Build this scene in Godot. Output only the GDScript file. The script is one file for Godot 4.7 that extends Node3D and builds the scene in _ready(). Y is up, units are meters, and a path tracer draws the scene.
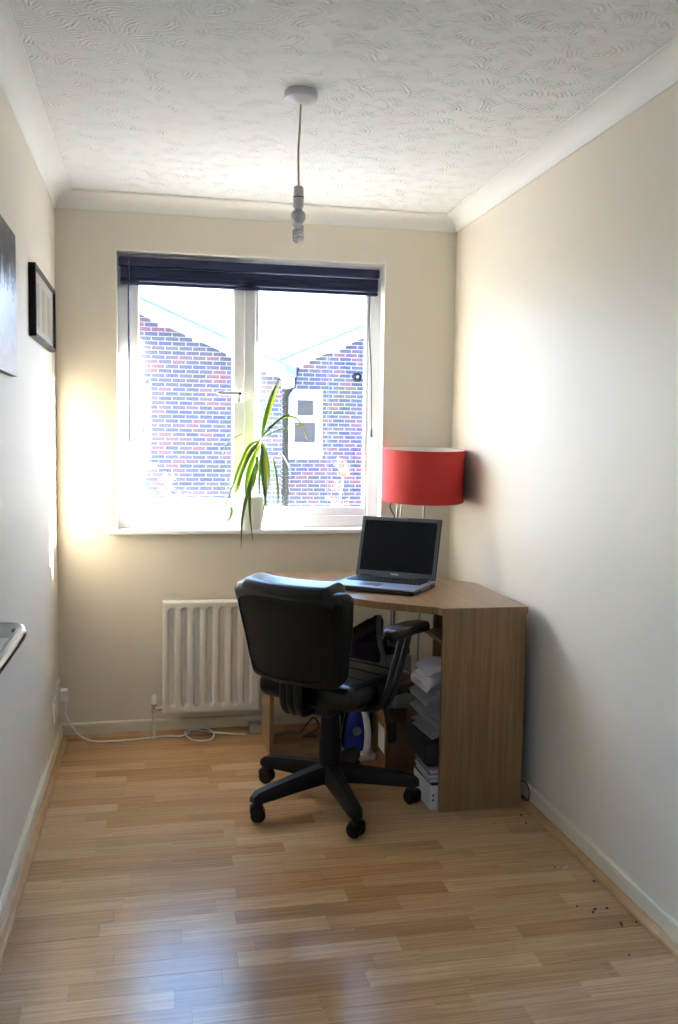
extends Node3D
# A small home office: corner desk, swivel chair, window on to two brick gables.
# x runs along the window wall, y up, z from the window wall (z = 0) towards the doorway.

const W := 1.774      # room width
const H := 2.35       # ceiling height
const L := 3.28       # room length up to the doorway wall
var cam: Camera3D
var rng := RandomNumberGenerator.new()
var used := {}

# ---------------------------------------------------------------- mesh builder
class MB:
	var p := PackedVector3Array()
	var u := PackedVector2Array()
	var col := PackedColorArray()
	var tint := Color(1, 1, 1)
	var tinted := false
	func t(a: Vector3, b: Vector3, c: Vector3, ua := Vector2.ZERO, ub := Vector2.ZERO, uc := Vector2.ZERO) -> void:
		p.append(a); p.append(b); p.append(c)
		u.append(ua); u.append(ub); u.append(uc)
		if tinted:
			col.append(tint); col.append(tint); col.append(tint)
	func q(a: Vector3, b: Vector3, c: Vector3, d: Vector3) -> void:
		t(a, b, c); t(a, c, d)
	func fix(s: int) -> void:   # turn the shape added since s outside out
		var o := Vector3.ZERO
		var n := p.size()
		if n == s: return
		for i in range(s, n): o += p[i]
		o /= float(n - s)
		var vol := 0.0
		for i in range(s, n, 3): vol += (p[i] - o).dot((p[i + 1] - o).cross(p[i + 2] - o))
		if vol < 0.0:
			for i in range(s, n, 3):
				var a := p[i + 1]; p[i + 1] = p[i + 2]; p[i + 2] = a
				var b := u[i + 1]; u[i + 1] = u[i + 2]; u[i + 2] = b
	func box(c: Vector3, size: Vector3, b := Basis()) -> MB:
		return cbox(c, size, 0.0, b)
	func span(a: Vector3, b: Vector3, bev := 0.0) -> MB:
		return cbox((a + b) / 2, (b - a).abs(), bev)
	func cbox(c: Vector3, size: Vector3, bev := 0.002, bs := Basis()) -> MB:
		var s := p.size()
		var h := size / 2
		if bev <= 0.0:
			var k := []
			for x in [-1, 1]:
				for y in [-1, 1]:
					for z in [-1, 1]: k.append(c + bs * (h * Vector3(x, y, z)))
			for f in [[0, 1, 3, 2], [4, 6, 7, 5], [0, 4, 5, 1], [2, 3, 7, 6], [0, 2, 6, 4], [1, 5, 7, 3]]:
				q(k[f[0]], k[f[1]], k[f[2]], k[f[3]])
			fix(s)
			return self
		var g := h - Vector3.ONE * bev
		var v := {}
		for x in [-1, 1]:
			for y in [-1, 1]:
				for z in [-1, 1]:
					var e := Vector3(x, y, z)
					for ax in 3:
						var w := g * e
						w[ax] = h[ax] * e[ax]
						v[[x, y, z, ax]] = c + bs * w
		for ax in 3:
			var a1 := (ax + 1) % 3
			var a2 := (ax + 2) % 3
			for sg in [-1, 1]:
				var r := []
				for w in [[-1, -1], [1, -1], [1, 1], [-1, 1]]:
					var e := [0, 0, 0]
					e[ax] = sg; e[a1] = w[0]; e[a2] = w[1]
					r.append(v[[e[0], e[1], e[2], ax]])
				if sg > 0: q(r[0], r[1], r[2], r[3])
				else: q(r[3], r[2], r[1], r[0])
			for s1 in [-1, 1]:
				for s2 in [-1, 1]:
					var e0 := [0, 0, 0]
					var e1 := [0, 0, 0]
					e0[ax] = -1; e0[a1] = s1; e0[a2] = s2
					e1[ax] = 1; e1[a1] = s1; e1[a2] = s2
					var A: Vector3 = v[[e0[0], e0[1], e0[2], a1]]
					var B: Vector3 = v[[e1[0], e1[1], e1[2], a1]]
					var C: Vector3 = v[[e1[0], e1[1], e1[2], a2]]
					var D: Vector3 = v[[e0[0], e0[1], e0[2], a2]]
					if (B - A).cross(C - A).dot((A + C) / 2 - c) > 0: q(A, B, C, D)
					else: q(D, C, B, A)
		for x in [-1, 1]:
			for y in [-1, 1]:
				for z in [-1, 1]:
					var A: Vector3 = v[[x, y, z, 0]]
					var B: Vector3 = v[[x, y, z, 1]]
					var C: Vector3 = v[[x, y, z, 2]]
					if (B - A).cross(C - A).dot(A - c) > 0: t(A, B, C)
					else: t(A, C, B)
		return self
	# rounded box; warp, if given, bends each point of it
	func rbox(c: Vector3, size: Vector3, r: float, k := 3, m := 2, bs := Basis(), warp = null) -> MB:
		var s := p.size()
		var h := size / 2
		var cs := []
		for ax in 3:
			var l := []
			for i in k: l.append(-h[ax] + r * (1.0 - cos(PI / 2 * i / k)) * 1.0)
			for i in m + 1: l.append(lerpf(-h[ax] + r, h[ax] - r, float(i) / m))
			for i in range(1, k + 1): l.append(h[ax] - r + r * sin(PI / 2 * i / k))
			cs.append(l)
		for ax in 3:
			var a1 := (ax + 1) % 3
			var a2 := (ax + 2) % 3
			for sg in [-1, 1]:
				var rows := []
				for i in cs[a1].size():
					var row := []
					for j in cs[a2].size():
						var w := Vector3.ZERO
						w[ax] = sg * h[ax]; w[a1] = cs[a1][i]; w[a2] = cs[a2][j]
						var inner := w.clamp(-(h - Vector3.ONE * r), h - Vector3.ONE * r)
						var d := w - inner
						if d.length() > 1e-9: w = inner + d.normalized() * r
						if warp != null: w = warp.call(w)
						row.append(c + bs * w)
					rows.append(row)
				for i in rows.size() - 1:
					for j in rows[0].size() - 1:
						if sg > 0: q(rows[i][j], rows[i + 1][j], rows[i + 1][j + 1], rows[i][j + 1])
						else: q(rows[i][j + 1], rows[i + 1][j + 1], rows[i + 1][j], rows[i][j])
		fix(s)
		return self
	func grid(rows: Array, close_u := false, close_v := false) -> MB:
		var nu := rows.size()
		var nv: int = rows[0].size()
		for i in (nu if close_u else nu - 1):
			for j in (nv if close_v else nv - 1):
				q(rows[i][j], rows[(i + 1) % nu][j], rows[(i + 1) % nu][(j + 1) % nv], rows[i][(j + 1) % nv])
		return self
	func tube(path: Array, rad, n := 8, flat := Vector2.ONE, up := Vector3.UP) -> MB:
		var s := p.size()
		var rows := []
		var side := Vector3.ZERO
		for i in path.size():
			var d: Vector3 = (path[mini(i + 1, path.size() - 1)] - path[maxi(i - 1, 0)]).normalized()
			if side == Vector3.ZERO:
				side = d.cross(up)
				if side.length() < 0.05: side = d.cross(Vector3.RIGHT)
			side = (side - d * side.dot(d)).normalized()
			var w := side.cross(d).normalized()
			var r: float = rad[i] if rad is Array else rad
			var row := []
			for j in n:
				var a := TAU * j / n
				row.append(path[i] + side * cos(a) * r * flat.x + w * sin(a) * r * flat.y)
			rows.append(row)
		grid(rows, false, true)
		var e := rows.size() - 1
		for j in range(1, n - 1):
			t(rows[0][0], rows[0][j], rows[0][j + 1])
			t(rows[e][0], rows[e][j + 1], rows[e][j])
		fix(s)
		return self
	func lathe(prof: Array, n := 20, at := Vector3.ZERO, bs := Basis()) -> MB:   # prof: (radius, height), closed at both ends
		var s := p.size()
		var rows := []
		for k in prof:
			var row := []
			for j in n:
				var a := TAU * j / n
				row.append(at + bs * Vector3(cos(a) * k.x, k.y, sin(a) * k.x))
			rows.append(row)
		grid(rows, false, true)
		var e := rows.size() - 1
		for j in range(1, n - 1):
			t(rows[0][0], rows[0][j], rows[0][j + 1])
			t(rows[e][0], rows[e][j + 1], rows[e][j])
		fix(s)
		return self
	# a polygon pushed along depth: pts in the plane (ex, ey), from z0 to z1 along ez
	func prism(pts: PackedVector2Array, z0: float, z1: float, xf := Transform3D()) -> MB:
		var s := p.size()
		var ids := Geometry2D.triangulate_polygon(pts)
		var n := pts.size()
		var area := 0.0
		for i in n: area += pts[i].cross(pts[(i + 1) % n])
		var f := func(v: Vector2, z: float) -> Vector3: return xf * Vector3(v.x, v.y, z)
		for i in range(0, ids.size(), 3):
			var a := pts[ids[i]]; var b := pts[ids[i + 1]]; var c := pts[ids[i + 2]]
			if (b - a).cross(c - a) < 0:
				var k := b; b = c; c = k
			t(f.call(a, z1), f.call(b, z1), f.call(c, z1))
			t(f.call(a, z0), f.call(c, z0), f.call(b, z0))
		for i in n:
			var a := pts[i]; var b := pts[(i + 1) % n]
			if area < 0:
				var k := a; a = b; b = k
			q(f.call(a, z0), f.call(b, z0), f.call(b, z1), f.call(a, z1))
		fix(s)
		return self
	func mesh(crease := 40.0) -> ArrayMesh:
		var n := p.size()
		var fn := PackedVector3Array()
		for i in range(0, n, 3): fn.append((p[i + 1] - p[i]).cross(p[i + 2] - p[i]))
		var nn := PackedVector3Array(); nn.resize(n)
		if crease > 0.5:
			var at := {}
			for i in n:
				var k := Vector3i((p[i] * 20000.0).round())
				if not at.has(k): at[k] = []
				at[k].append(i / 3)
			var lim := cos(deg_to_rad(crease))
			for i in n:
				var k := Vector3i((p[i] * 20000.0).round())
				var m := fn[i / 3].normalized()
				var sum := Vector3.ZERO
				for f in at[k]:
					if fn[f].normalized().dot(m) > lim: sum += fn[f]
				nn[i] = sum.normalized() if sum.length() > 1e-14 else (m if m.length() > 0.5 else Vector3.UP)
		else:
			for i in n:
				var m := fn[i / 3].normalized()
				nn[i] = m if m.length() > 0.5 else Vector3.UP
		for i in range(0, n, 3):   # Godot's front faces run clockwise
			var a := p[i + 1]; p[i + 1] = p[i + 2]; p[i + 2] = a
			var b := nn[i + 1]; nn[i + 1] = nn[i + 2]; nn[i + 2] = b
			var c := u[i + 1]; u[i + 1] = u[i + 2]; u[i + 2] = c
		var arr := []
		arr.resize(Mesh.ARRAY_MAX)
		arr[Mesh.ARRAY_VERTEX] = p
		arr[Mesh.ARRAY_NORMAL] = nn
		arr[Mesh.ARRAY_TEX_UV] = u
		if tinted: arr[Mesh.ARRAY_COLOR] = col
		var am := ArrayMesh.new()
		am.add_surface_from_arrays(Mesh.PRIMITIVE_TRIANGLES, arr)
		return am

# ---------------------------------------------------------------- nodes
func numbered(called: String) -> String:
	used[called] = used.get(called, -1) + 1
	return called if used[called] == 0 else "%s_%03d" % [called, used[called]]

func thing(called: String, label: String, category: String, at := Vector3.ZERO, turn := 0.0, group := "") -> Node3D:
	var o := Node3D.new()
	o.name = numbered(called)
	add_child(o)
	o.position = at
	o.rotation.y = turn
	o.set_meta("label", label)
	o.set_meta("category", category)
	if group: o.set_meta("group", group)
	return o

# one mesh; under a thing that does not turn, shapes given in room coordinates are moved into its own
func obj(called: String, mb, m: Material, parent: Node3D = null, room := true, crease := 40.0) -> MeshInstance3D:
	var o := MeshInstance3D.new()
	o.mesh = mb.mesh(crease) if mb is MB else mb
	o.material_override = m
	o.cast_shadow = GeometryInstance3D.SHADOW_CASTING_SETTING_ON
	if parent == null:
		o.name = numbered(called)
		add_child(o)
	else:
		o.name = called
		parent.add_child(o, true)
		if room:
			var off := Vector3.ZERO
			var k: Node = parent
			while k != self:
				off += k.position
				k = k.get_parent()
			o.position = -off
	return o

func tag(o: Node, label: String, category: String, group := "") -> Node:
	o.set_meta("label", label)
	o.set_meta("category", category)
	if group: o.set_meta("group", group)
	return o

func struct(called: String, mb, m: Material, label: String, category: String, crease := 40.0) -> MeshInstance3D:
	var o := obj(called, mb, m, null, true, crease)
	o.set_meta("kind", "structure")
	tag(o, label, category)
	return o

# a point of the photograph carried along its line of sight to where one coordinate has a known value
func at(px: float, py: float, axis: int, value: float) -> Vector3:
	var f := 512.0 / tan(deg_to_rad(cam.fov / 2))
	var d := cam.transform.basis * Vector3((px - 339.0) / f, -(py - 512.0) / f, -1.0)
	return cam.position + d * ((value - cam.position[axis]) / d[axis])

func curve(pts: Array, n := 6) -> Array:   # a smooth line through the points
	var out := []
	for i in pts.size() - 1:
		var a: Vector3 = pts[maxi(i - 1, 0)]
		var b: Vector3 = pts[i]
		var c: Vector3 = pts[i + 1]
		var d: Vector3 = pts[mini(i + 2, pts.size() - 1)]
		for k in n: out.append(b.cubic_interpolate(c, a, d, float(k) / n))
	out.append(pts[-1])
	return out

# ---------------------------------------------------------------- materials
func rgb(r: float, g: float, b: float) -> Color:
	return Color(r / 255.0, g / 255.0, b / 255.0)

func mat(c: Color, rough := 0.6, metal := 0.0) -> StandardMaterial3D:
	var m := StandardMaterial3D.new()
	m.albedo_color = c
	m.roughness = rough
	m.metallic = metal
	return m

func dull(m: StandardMaterial3D) -> StandardMaterial3D:
	m.metallic_specular = 0.1
	return m

func tri(m: StandardMaterial3D, scale: Vector3) -> StandardMaterial3D:
	m.uv1_triplanar = true
	m.uv1_scale = scale
	return m

func noise(seed_: int, freq: float, oct := 4) -> FastNoiseLite:
	var n := FastNoiseLite.new()
	n.seed = seed_
	n.frequency = freq
	n.noise_type = FastNoiseLite.TYPE_SIMPLEX_SMOOTH
	n.fractal_octaves = oct
	return n

func tex(im: Image) -> ImageTexture:
	im.generate_mipmaps()
	return ImageTexture.create_from_image(im)

# wood: streaks along one image axis, between two tones
func wood_tex(size: int, along: Vector2, c0: Color, c1: Color, seed_: int, fine := 0.35) -> ImageTexture:
	var a := noise(seed_, 0.05, 4)
	var b := noise(seed_ + 1, 0.35, 2)
	var im := Image.create(size, size, false, Image.FORMAT_RGB8)
	for y in size:
		for x in size:
			var v := 0.5 + 0.75 * a.get_noise_2d(x * along.x, y * along.y) + fine * b.get_noise_2d(x * along.x, y * along.y)
			im.set_pixel(x, y, c0.lerp(c1, clampf(v, 0, 1)))
	return tex(im)

func grain_tex(size: int, freq: float, lo: float, hi: float, seed_: int) -> ImageTexture:
	var a := noise(seed_, freq, 4)
	var im := Image.create(size, size, false, Image.FORMAT_L8)
	for y in size:
		for x in size:
			# blended across the borders so that it repeats without a seam
			var fx := float(x) / size
			var fy := float(y) / size
			var v := lerpf(lerpf(a.get_noise_2d(x, y), a.get_noise_2d(x - size, y), fx), lerpf(a.get_noise_2d(x, y - size), a.get_noise_2d(x - size, y - size), fx), fy)
			v = clampf(0.5 + v * 0.9, 0, 1)
			v = lerpf(lo, hi, v)
			im.set_pixel(x, y, Color(v, v, v))
	return tex(im)

# combed plaster: overlapping fans of concentric ridges
func combed_plaster() -> ImageTexture:
	var n := 1024
	var hgt := PackedByteArray(); hgt.resize(n * n)
	hgt.fill(120)
	var r := RandomNumberGenerator.new()
	r.seed = 77
	var wob := noise(5, 0.03, 2)
	var worn := noise(6, 0.012, 3)
	for k in 400:
		var cx := r.randf() * n
		var cy := r.randf() * n
		var rad := r.randf_range(60, 105)
		var ang := r.randf_range(-0.6, 0.6) + (PI / 2 if r.randf() < 0.75 else -PI / 2)
		var dir := Vector2(cos(ang), sin(ang))
		var wave := r.randf_range(12.0, 16.0)
		var deep := r.randf_range(0.55, 1.0)
		for dy in range(-int(rad), int(rad) + 1):
			for dx in range(-int(rad), int(rad) + 1):
				var l := sqrt(dx * dx + dy * dy)
				if l > rad or l < 20.0: continue
				if (dx * dir.x + dy * dir.y) / l < 0.45: continue
				var x := posmod(int(cx) + dx, n)
				var y := posmod(int(cy) + dy, n)
				var amp := clampf(0.55 + 1.1 * worn.get_noise_2d(x, y), 0.08, 1.0)
				var h := 0.5 + 0.5 * deep * amp * sin(TAU * (l + 5.0 * wob.get_noise_2d(x, y)) / wave)
				hgt[y * n + x] = int(clampf(h * h, 0, 1) * 230)
	var im := Image.create_from_data(n, n, false, Image.FORMAT_L8, hgt)
	return tex(im)

func _ready() -> void:
	rng.seed = 11
	# ------------------------------------------------------------ camera, sky, sun, exposure
	cam = Camera3D.new()
	cam.name = "camera"
	add_child(cam)
	cam.position = Vector3(0.4196, 1.3275, 4.0228)
	cam.rotation = Vector3(-0.0795, -0.2012, 0.0144)
	cam.fov = 59.4155
	cam.near = 0.02
	cam.far = 200.0
	var env := Environment.new()
	env.tonemap_mode = Environment.TONE_MAPPER_LINEAR
	env.tonemap_exposure = 16.5
	env.background_mode = Environment.BG_SKY
	var sm := ProceduralSkyMaterial.new()
	sm.sky_top_color = rgb(132, 186, 250)
	sm.sky_horizon_color = rgb(224, 238, 250)
	sm.ground_horizon_color = rgb(160, 165, 165)
	sm.ground_bottom_color = rgb(90, 95, 90)
	sm.energy_multiplier = 1.0
	var sky := Sky.new()
	sky.sky_material = sm
	env.sky = sky
	env.sdfgi_enabled = true
	env.ssao_enabled = true
	env.ssil_enabled = true
	var we := WorldEnvironment.new()
	we.environment = env
	add_child(we)
	var sun := DirectionalLight3D.new()
	sun.name = "sun"
	add_child(sun)
	sun.look_at_from_position(Vector3.ZERO, Vector3(-1.0, -0.34, 0.31), Vector3.UP)
	sun.light_energy = 4.5
	sun.light_color = Color(1.0, 0.97, 0.92)
	sun.light_angular_distance = 0.6
	sun.shadow_enabled = true

	materials()
	build_shell()
	build_window()
	build_outside()
	build_desk()
	build_chair()
	build_laptop()
	build_floor_lamp()
	build_radiator()
	build_blind()
	build_plant()
	build_pendant()
	build_pictures()
	build_under_desk()
	build_sockets()

var M := {}

func materials() -> void:
	var wall_grain := grain_tex(512, 0.04, 0.3, 0.7, 3)
	M.wall = tri(mat(rgb(228, 219, 202), 0.48), Vector3(2.2, 2.2, 2.2))
	M.wall.heightmap_enabled = true
	M.wall.heightmap_texture = wall_grain
	M.wall.heightmap_scale = 0.06
	M.white = mat(rgb(240, 240, 238), 0.45)
	M.upvc = mat(rgb(243, 244, 246), 0.3)
	M.coving = mat(rgb(240, 239, 234), 0.7)
	M.gloss = tri(mat(rgb(226, 216, 192), 0.35), Vector3(4, 4, 4))
	M.ceiling = tri(mat(rgb(238, 238, 235), 0.8), Vector3(1.0, 1.0, 1.0))
	M.ceiling.heightmap_enabled = true
	M.ceiling.heightmap_texture = combed_plaster()
	M.ceiling.heightmap_scale = 0.55
	var oak := wood_tex(768, Vector2(1.0, 0.03), rgb(126, 95, 61), rgb(153, 121, 83), 21)
	M.desk = tri(mat(Color.WHITE, 0.3), Vector3(1.1, 1.1, 1.1))
	M.desk.albedo_texture = oak
	M.bead = tri(mat(Color.WHITE, 0.4), Vector3(2, 2, 2))
	M.bead.albedo_texture = wood_tex(256, Vector2(0.08, 0.08), rgb(176, 132, 84), rgb(205, 165, 116), 31)
	var grain := wood_tex(1024, Vector2(0.05, 0.9), rgb(214, 200, 186), rgb(255, 252, 248), 41, 0.3)
	M.planks = []
	for c in [rgb(210, 176, 134), rgb(197, 161, 118), rgb(203, 167, 126), rgb(187, 149, 108), rgb(216, 184, 143), rgb(196, 155, 113), rgb(205, 172, 130)]:
		var m := mat(c, 0.24)
		m.albedo_texture = grain
		M.planks.append(m)
	M.leather = tri(mat(rgb(8, 8, 9), 0.27), Vector3(9, 9, 9))
	M.leather.metallic_specular = 0.38
	M.leather.heightmap_enabled = true
	M.leather.heightmap_texture = grain_tex(256, 0.09, 0.2, 0.8, 8)
	M.leather.heightmap_scale = 0.05
	M.black = mat(rgb(13, 13, 14), 0.45)
	M.black.metallic_specular = 0.35
	M.black_matte = mat(rgb(14, 14, 15), 0.7)
	M.chrome = mat(rgb(215, 215, 212), 0.18, 1.0)
	M.glass = mat(Color(0.95, 0.98, 0.97, 0.04), 0.0)
	M.glass.transparency = BaseMaterial3D.TRANSPARENCY_ALPHA

# ---------------------------------------------------------------- room shell
func build_shell() -> void:
	# floor: a slab carrying rows of short laminate strips, laid across the room
	var fl := Node3D.new()
	fl.name = "floor"
	add_child(fl)
	fl.set_meta("kind", "structure")
	tag(fl, "light beech laminate floor of short strips laid across the room", "floor")
	obj("floor_slab", MB.new().span(Vector3(-0.1, -0.12, -0.1), Vector3(W + 0.1, -0.0075, L)), mat(rgb(120, 90, 62), 0.9), fl)
	var rw := 0.0683
	var row := 0
	var z := 0.012
	while z < L - 0.01:
		var z1 := minf(z + rw, L)
		var x := 0.012 - rng.randf() * 0.3
		while x < W - 0.014:
			var l := rng.randf_range(0.27, 0.48)
			if W - 0.012 - (x + l) < 0.08: l = W - 0.012 - x
			var xa := maxf(x, 0.012)
			var xb := minf(x + l, W - 0.012)
			if xb - xa > 0.02:
				var mb := MB.new()
				var gap := 0.0001
				var gz := 0.0005 if row % 3 == 2 else 0.0001
				plank(mb, Vector3(xa + gap, -0.0075, z + gap), Vector3(xb - gap, 0.0, z1 - gz), Vector2(rng.randf() * 3.0, rng.randf() * 3.0))
				obj("plank", mb, M.planks[rng.randi() % M.planks.size()], fl, true, 0.0)
			x += l
		z = z1
		row += 1
	struct("ceiling", MB.new().span(Vector3(-0.15, H, -0.16), Vector3(W + 0.15, H + 0.12, L + 0.1)), M.ceiling, "white ceiling with combed swirl plaster", "ceiling")
	struct("wall_left", MB.new().span(Vector3(-0.15, -0.12, -0.16), Vector3(0, H, L + 0.1)), M.wall, "cream painted wall carrying the framed pictures", "wall")
	struct("wall_right", MB.new().span(Vector3(W, -0.12, -0.16), Vector3(W + 0.15, H, L + 0.1)), M.wall, "cream painted wall beside the desk", "wall")
	var o0 := Vector2(0.25, 0.905)
	var o1 := Vector2(1.442, 2.13)
	var wb := MB.new()
	wb.span(Vector3(0, -0.12, -0.16), Vector3(o0.x, H, 0))
	wb.span(Vector3(o1.x, -0.12, -0.16), Vector3(W, H, 0))
	wb.span(Vector3(o0.x, -0.12, -0.16), Vector3(o1.x, o0.y, 0))
	wb.span(Vector3(o0.x, o1.y, -0.16), Vector3(o1.x, H, 0))
	struct("wall_back", wb, M.wall, "cream painted wall around the window", "wall")
	# doorway wall behind the lens, and the closed landing on which the camera stands
	var wf := MB.new()
	wf.span(Vector3(0, -0.12, L), Vector3(0.12, H, L + 0.1))
	wf.span(Vector3(0.98, -0.12, L), Vector3(W, H, L + 0.1))
	wf.span(Vector3(0.12, 2.04, L), Vector3(0.98, H, L + 0.1))
	struct("wall_front", wf, M.wall, "cream wall with the open doorway", "wall")
	var ln := MB.new()
	ln.span(Vector3(-0.6, -0.12, L + 0.1), Vector3(-0.5, H, 3.6))
	ln.span(Vector3(-0.6, -0.12, 5.0), Vector3(-0.5, H, 5.3))
	ln.span(Vector3(-0.6, -0.12, 3.6), Vector3(-0.5, 0.8, 5.0))
	ln.span(Vector3(-0.6, 2.1, 3.6), Vector3(-0.5, H, 5.0))
	ln.span(Vector3(2.3, -0.12, L + 0.1), Vector3(2.4, H, 5.3))
	ln.span(Vector3(-0.6, -0.12, 5.2), Vector3(2.4, H, 5.3))
	ln.span(Vector3(-0.6, -0.12, L), Vector3(-0.15, H, L + 0.1))
	ln.span(Vector3(W + 0.15, -0.12, L), Vector3(2.4, H, L + 0.1))
	struct("wall_landing", ln, M.wall, "cream walls of the landing behind the doorway", "wall")
	struct("floor_landing", MB.new().span(Vector3(-0.6, -0.12, L), Vector3(2.4, -0.002, 5.3)), mat(rgb(170, 150, 125), 0.95), "beige carpet of the landing", "floor")
	struct("ceiling_landing", MB.new().span(Vector3(-0.6, H, L + 0.1), Vector3(2.4, H + 0.12, 5.3)), M.coving, "plain white ceiling of the landing", "ceiling")

	var w2 := Node3D.new()  # landing window added out of view, lets in fill light through the doorway
	w2.name = "window_2"
	add_child(w2)
	w2.position = Vector3(-0.55, 0.8, 4.3)
	w2.set_meta("kind", "structure")
	tag(w2, "unseen landing window added for fill light", "window")
	var f2 := MB.new()
	for k in [[3.6, 0.8, 3.66, 2.1], [4.94, 0.8, 5.0, 2.1], [3.66, 0.8, 4.94, 0.86], [3.66, 2.04, 4.94, 2.1], [4.27, 0.86, 4.33, 2.04]]:
		f2.span(Vector3(-0.58, k[1], k[0]), Vector3(-0.52, k[3], k[2]), 0.004)
	obj("frame", f2, M.upvc, w2)
	for k in [[3.66, 4.27], [4.33, 4.94]]: obj("pane", MB.new().span(Vector3(-0.552, 0.86, k[0]), Vector3(-0.548, 2.04, k[1])), M.glass, w2)
	# overhang added out of view to keep the low sun off the window top
	struct("added_eaves", MB.new().span(Vector3(-0.8, 2.3, -0.58), Vector3(2.6, 2.45, -0.16)), M.white, "unseen white soffit added above the window to trim the sun", "added_eaves")

	# coving: a hollow curve with a small step at both ends
	var cd := 0.064
	var cw := 0.078
	var prof := PackedVector2Array([Vector2(0, 0), Vector2(cw, 0), Vector2(cw, -0.006), Vector2(cw - 0.006, -0.006)])
	for i in range(0, 9):
		var a := PI / 2 * i / 8
		prof.append(Vector2(0.006 + (cw - 0.012) * (1 - sin(a)), -0.008 - (cd - 0.014) * (1 - cos(a))))
	prof.append(Vector2(0.006, -cd + 0.004)); prof.append(Vector2(0.006, -cd)); prof.append(Vector2(0, -cd))
	var lw := Transform3D(Basis(Vector3(1, 0, 0), Vector3(0, 1, 0), Vector3(0, 0, 1)), Vector3(0, H, 0))
	struct("trim_1", MB.new().prism(prof, 0, L, lw), M.coving, "white coving along the wall with the framed pictures", "coving", 30)
	var rwf := Transform3D(Basis(Vector3(-1, 0, 0), Vector3(0, 1, 0), Vector3(0, 0, 1)), Vector3(W, H, 0))
	struct("trim_2", MB.new().prism(prof, 0, L, rwf), M.coving, "white coving above the wall beside the desk", "coving", 30)
	var bwf := Transform3D(Basis(Vector3(0, 0, 1), Vector3(0, 1, 0), Vector3(1, 0, 0)), Vector3(0, H, 0))
	struct("trim_3", MB.new().prism(prof, 0, W, bwf), M.coving, "white coving above the window", "coving", 30)
	# skirting boards and the wooden beads in front of them
	var sk := PackedVector2Array([Vector2(0, 0), Vector2(0.015, 0), Vector2(0.015, 0.058), Vector2(0.013, 0.066), Vector2(0.008, 0.0706), Vector2(0, 0.0706)])
	var bd := PackedVector2Array([Vector2(0.015, 0.0), Vector2(0.036, 0.0), Vector2(0.036, 0.004), Vector2(0.033, 0.010), Vector2(0.026, 0.014), Vector2(0.0225, 0.019), Vector2(0.0185, 0.021), Vector2(0.015, 0.021)])
	var floor_at := Vector3(0, -H, 0)
	var names := [["baseboard_left", lw, L, "cream gloss skirting board under the framed pictures", "trim_4", "beech bead at the foot of the wall with the pictures"], ["baseboard_right", rwf, L, "cream gloss skirting board beside the desk", "trim_5", "beech bead at the foot of the wall beside the desk"], ["baseboard_back", bwf, W, "cream gloss skirting board under the window", "trim_6", "beech bead at the foot of the window wall"]]
	for k in names:
		var xf: Transform3D = k[1]
		xf.origin += floor_at
		struct(k[0], MB.new().prism(sk, 0.0, k[2], xf), M.gloss, k[3], "skirting board", 30)
		struct(k[4], MB.new().prism(bd, 0.016, k[2] - 0.016, xf), M.bead, k[5], "floor bead", 30)
	# the room's door, folded back against the left wall beside the lens; only its lever reaches into the picture
	var d := Node3D.new()
	d.name = "door_1"
	add_child(d)
	d.position = Vector3(0.1, 0, 3.2)
	d.set_meta("kind", "structure")
	tag(d, "white door folded back against the wall with a steel lever handle", "door")
	obj("door_leaf", MB.new().span(Vector3(0.075, 0.01, 2.385), Vector3(0.115, 2.0, 3.16), 0.002), M.white, d)
	var hd := obj("door_handle", MB.new().lathe([Vector2(0.001, 0), Vector2(0.026, 0), Vector2(0.026, 0.006), Vector2(0.022, 0.009), Vector2(0.001, 0.009)], 24, Vector3(0.115, 1.0, 2.445), Basis(Vector3(0, 0, 1), -PI / 2)), M.chrome, d)
	hd.set_meta("label", "brushed steel lever handle")
	var lp := curve([Vector3(0.118, 1.0, 2.445), Vector3(0.16, 1.0, 2.445), Vector3(0.185, 1.0, 2.449), Vector3(0.196, 0.999, 2.468), Vector3(0.193, 0.993, 2.505), Vector3(0.185, 0.982, 2.555), Vector3(0.174, 0.968, 2.61)], 5)
	obj("lever", MB.new().tube(lp, 0.0115, 12, Vector2(0.9, 1.15)), M.chrome, hd)

func plank(mb: MB, a: Vector3, b: Vector3, off: Vector2) -> void:
	var uv := func(v: Vector3) -> Vector2: return Vector2(v.x / 1.2, v.z / 0.42) + off
	var e := 0.0002
	var tp := [Vector3(a.x + e, b.y, a.z + e), Vector3(a.x + e, b.y, b.z - e), Vector3(b.x - e, b.y, b.z - e), Vector3(b.x - e, b.y, a.z + e)]
	var md := [Vector3(a.x, b.y - e, a.z), Vector3(a.x, b.y - e, b.z), Vector3(b.x, b.y - e, b.z), Vector3(b.x, b.y - e, a.z)]
	mb.t(tp[0], tp[1], tp[2], uv.call(tp[0]), uv.call(tp[1]), uv.call(tp[2]))
	mb.t(tp[0], tp[2], tp[3], uv.call(tp[0]), uv.call(tp[2]), uv.call(tp[3]))
	for i in 4:
		var j := (i + 1) % 4
		mb.t(tp[i], md[i], md[j], uv.call(tp[i]), uv.call(md[i]), uv.call(md[j]))
		mb.t(tp[i], md[j], tp[j], uv.call(tp[i]), uv.call(md[j]), uv.call(tp[j]))
		var lo0: Vector3 = md[i]; lo0.y = a.y
		var lo1: Vector3 = md[j]; lo1.y = a.y
		mb.t(md[i], lo0, lo1, uv.call(md[i]), uv.call(lo0), uv.call(lo1))
		mb.t(md[i], lo1, md[j], uv.call(md[i]), uv.call(lo1), uv.call(md[j]))

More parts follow.
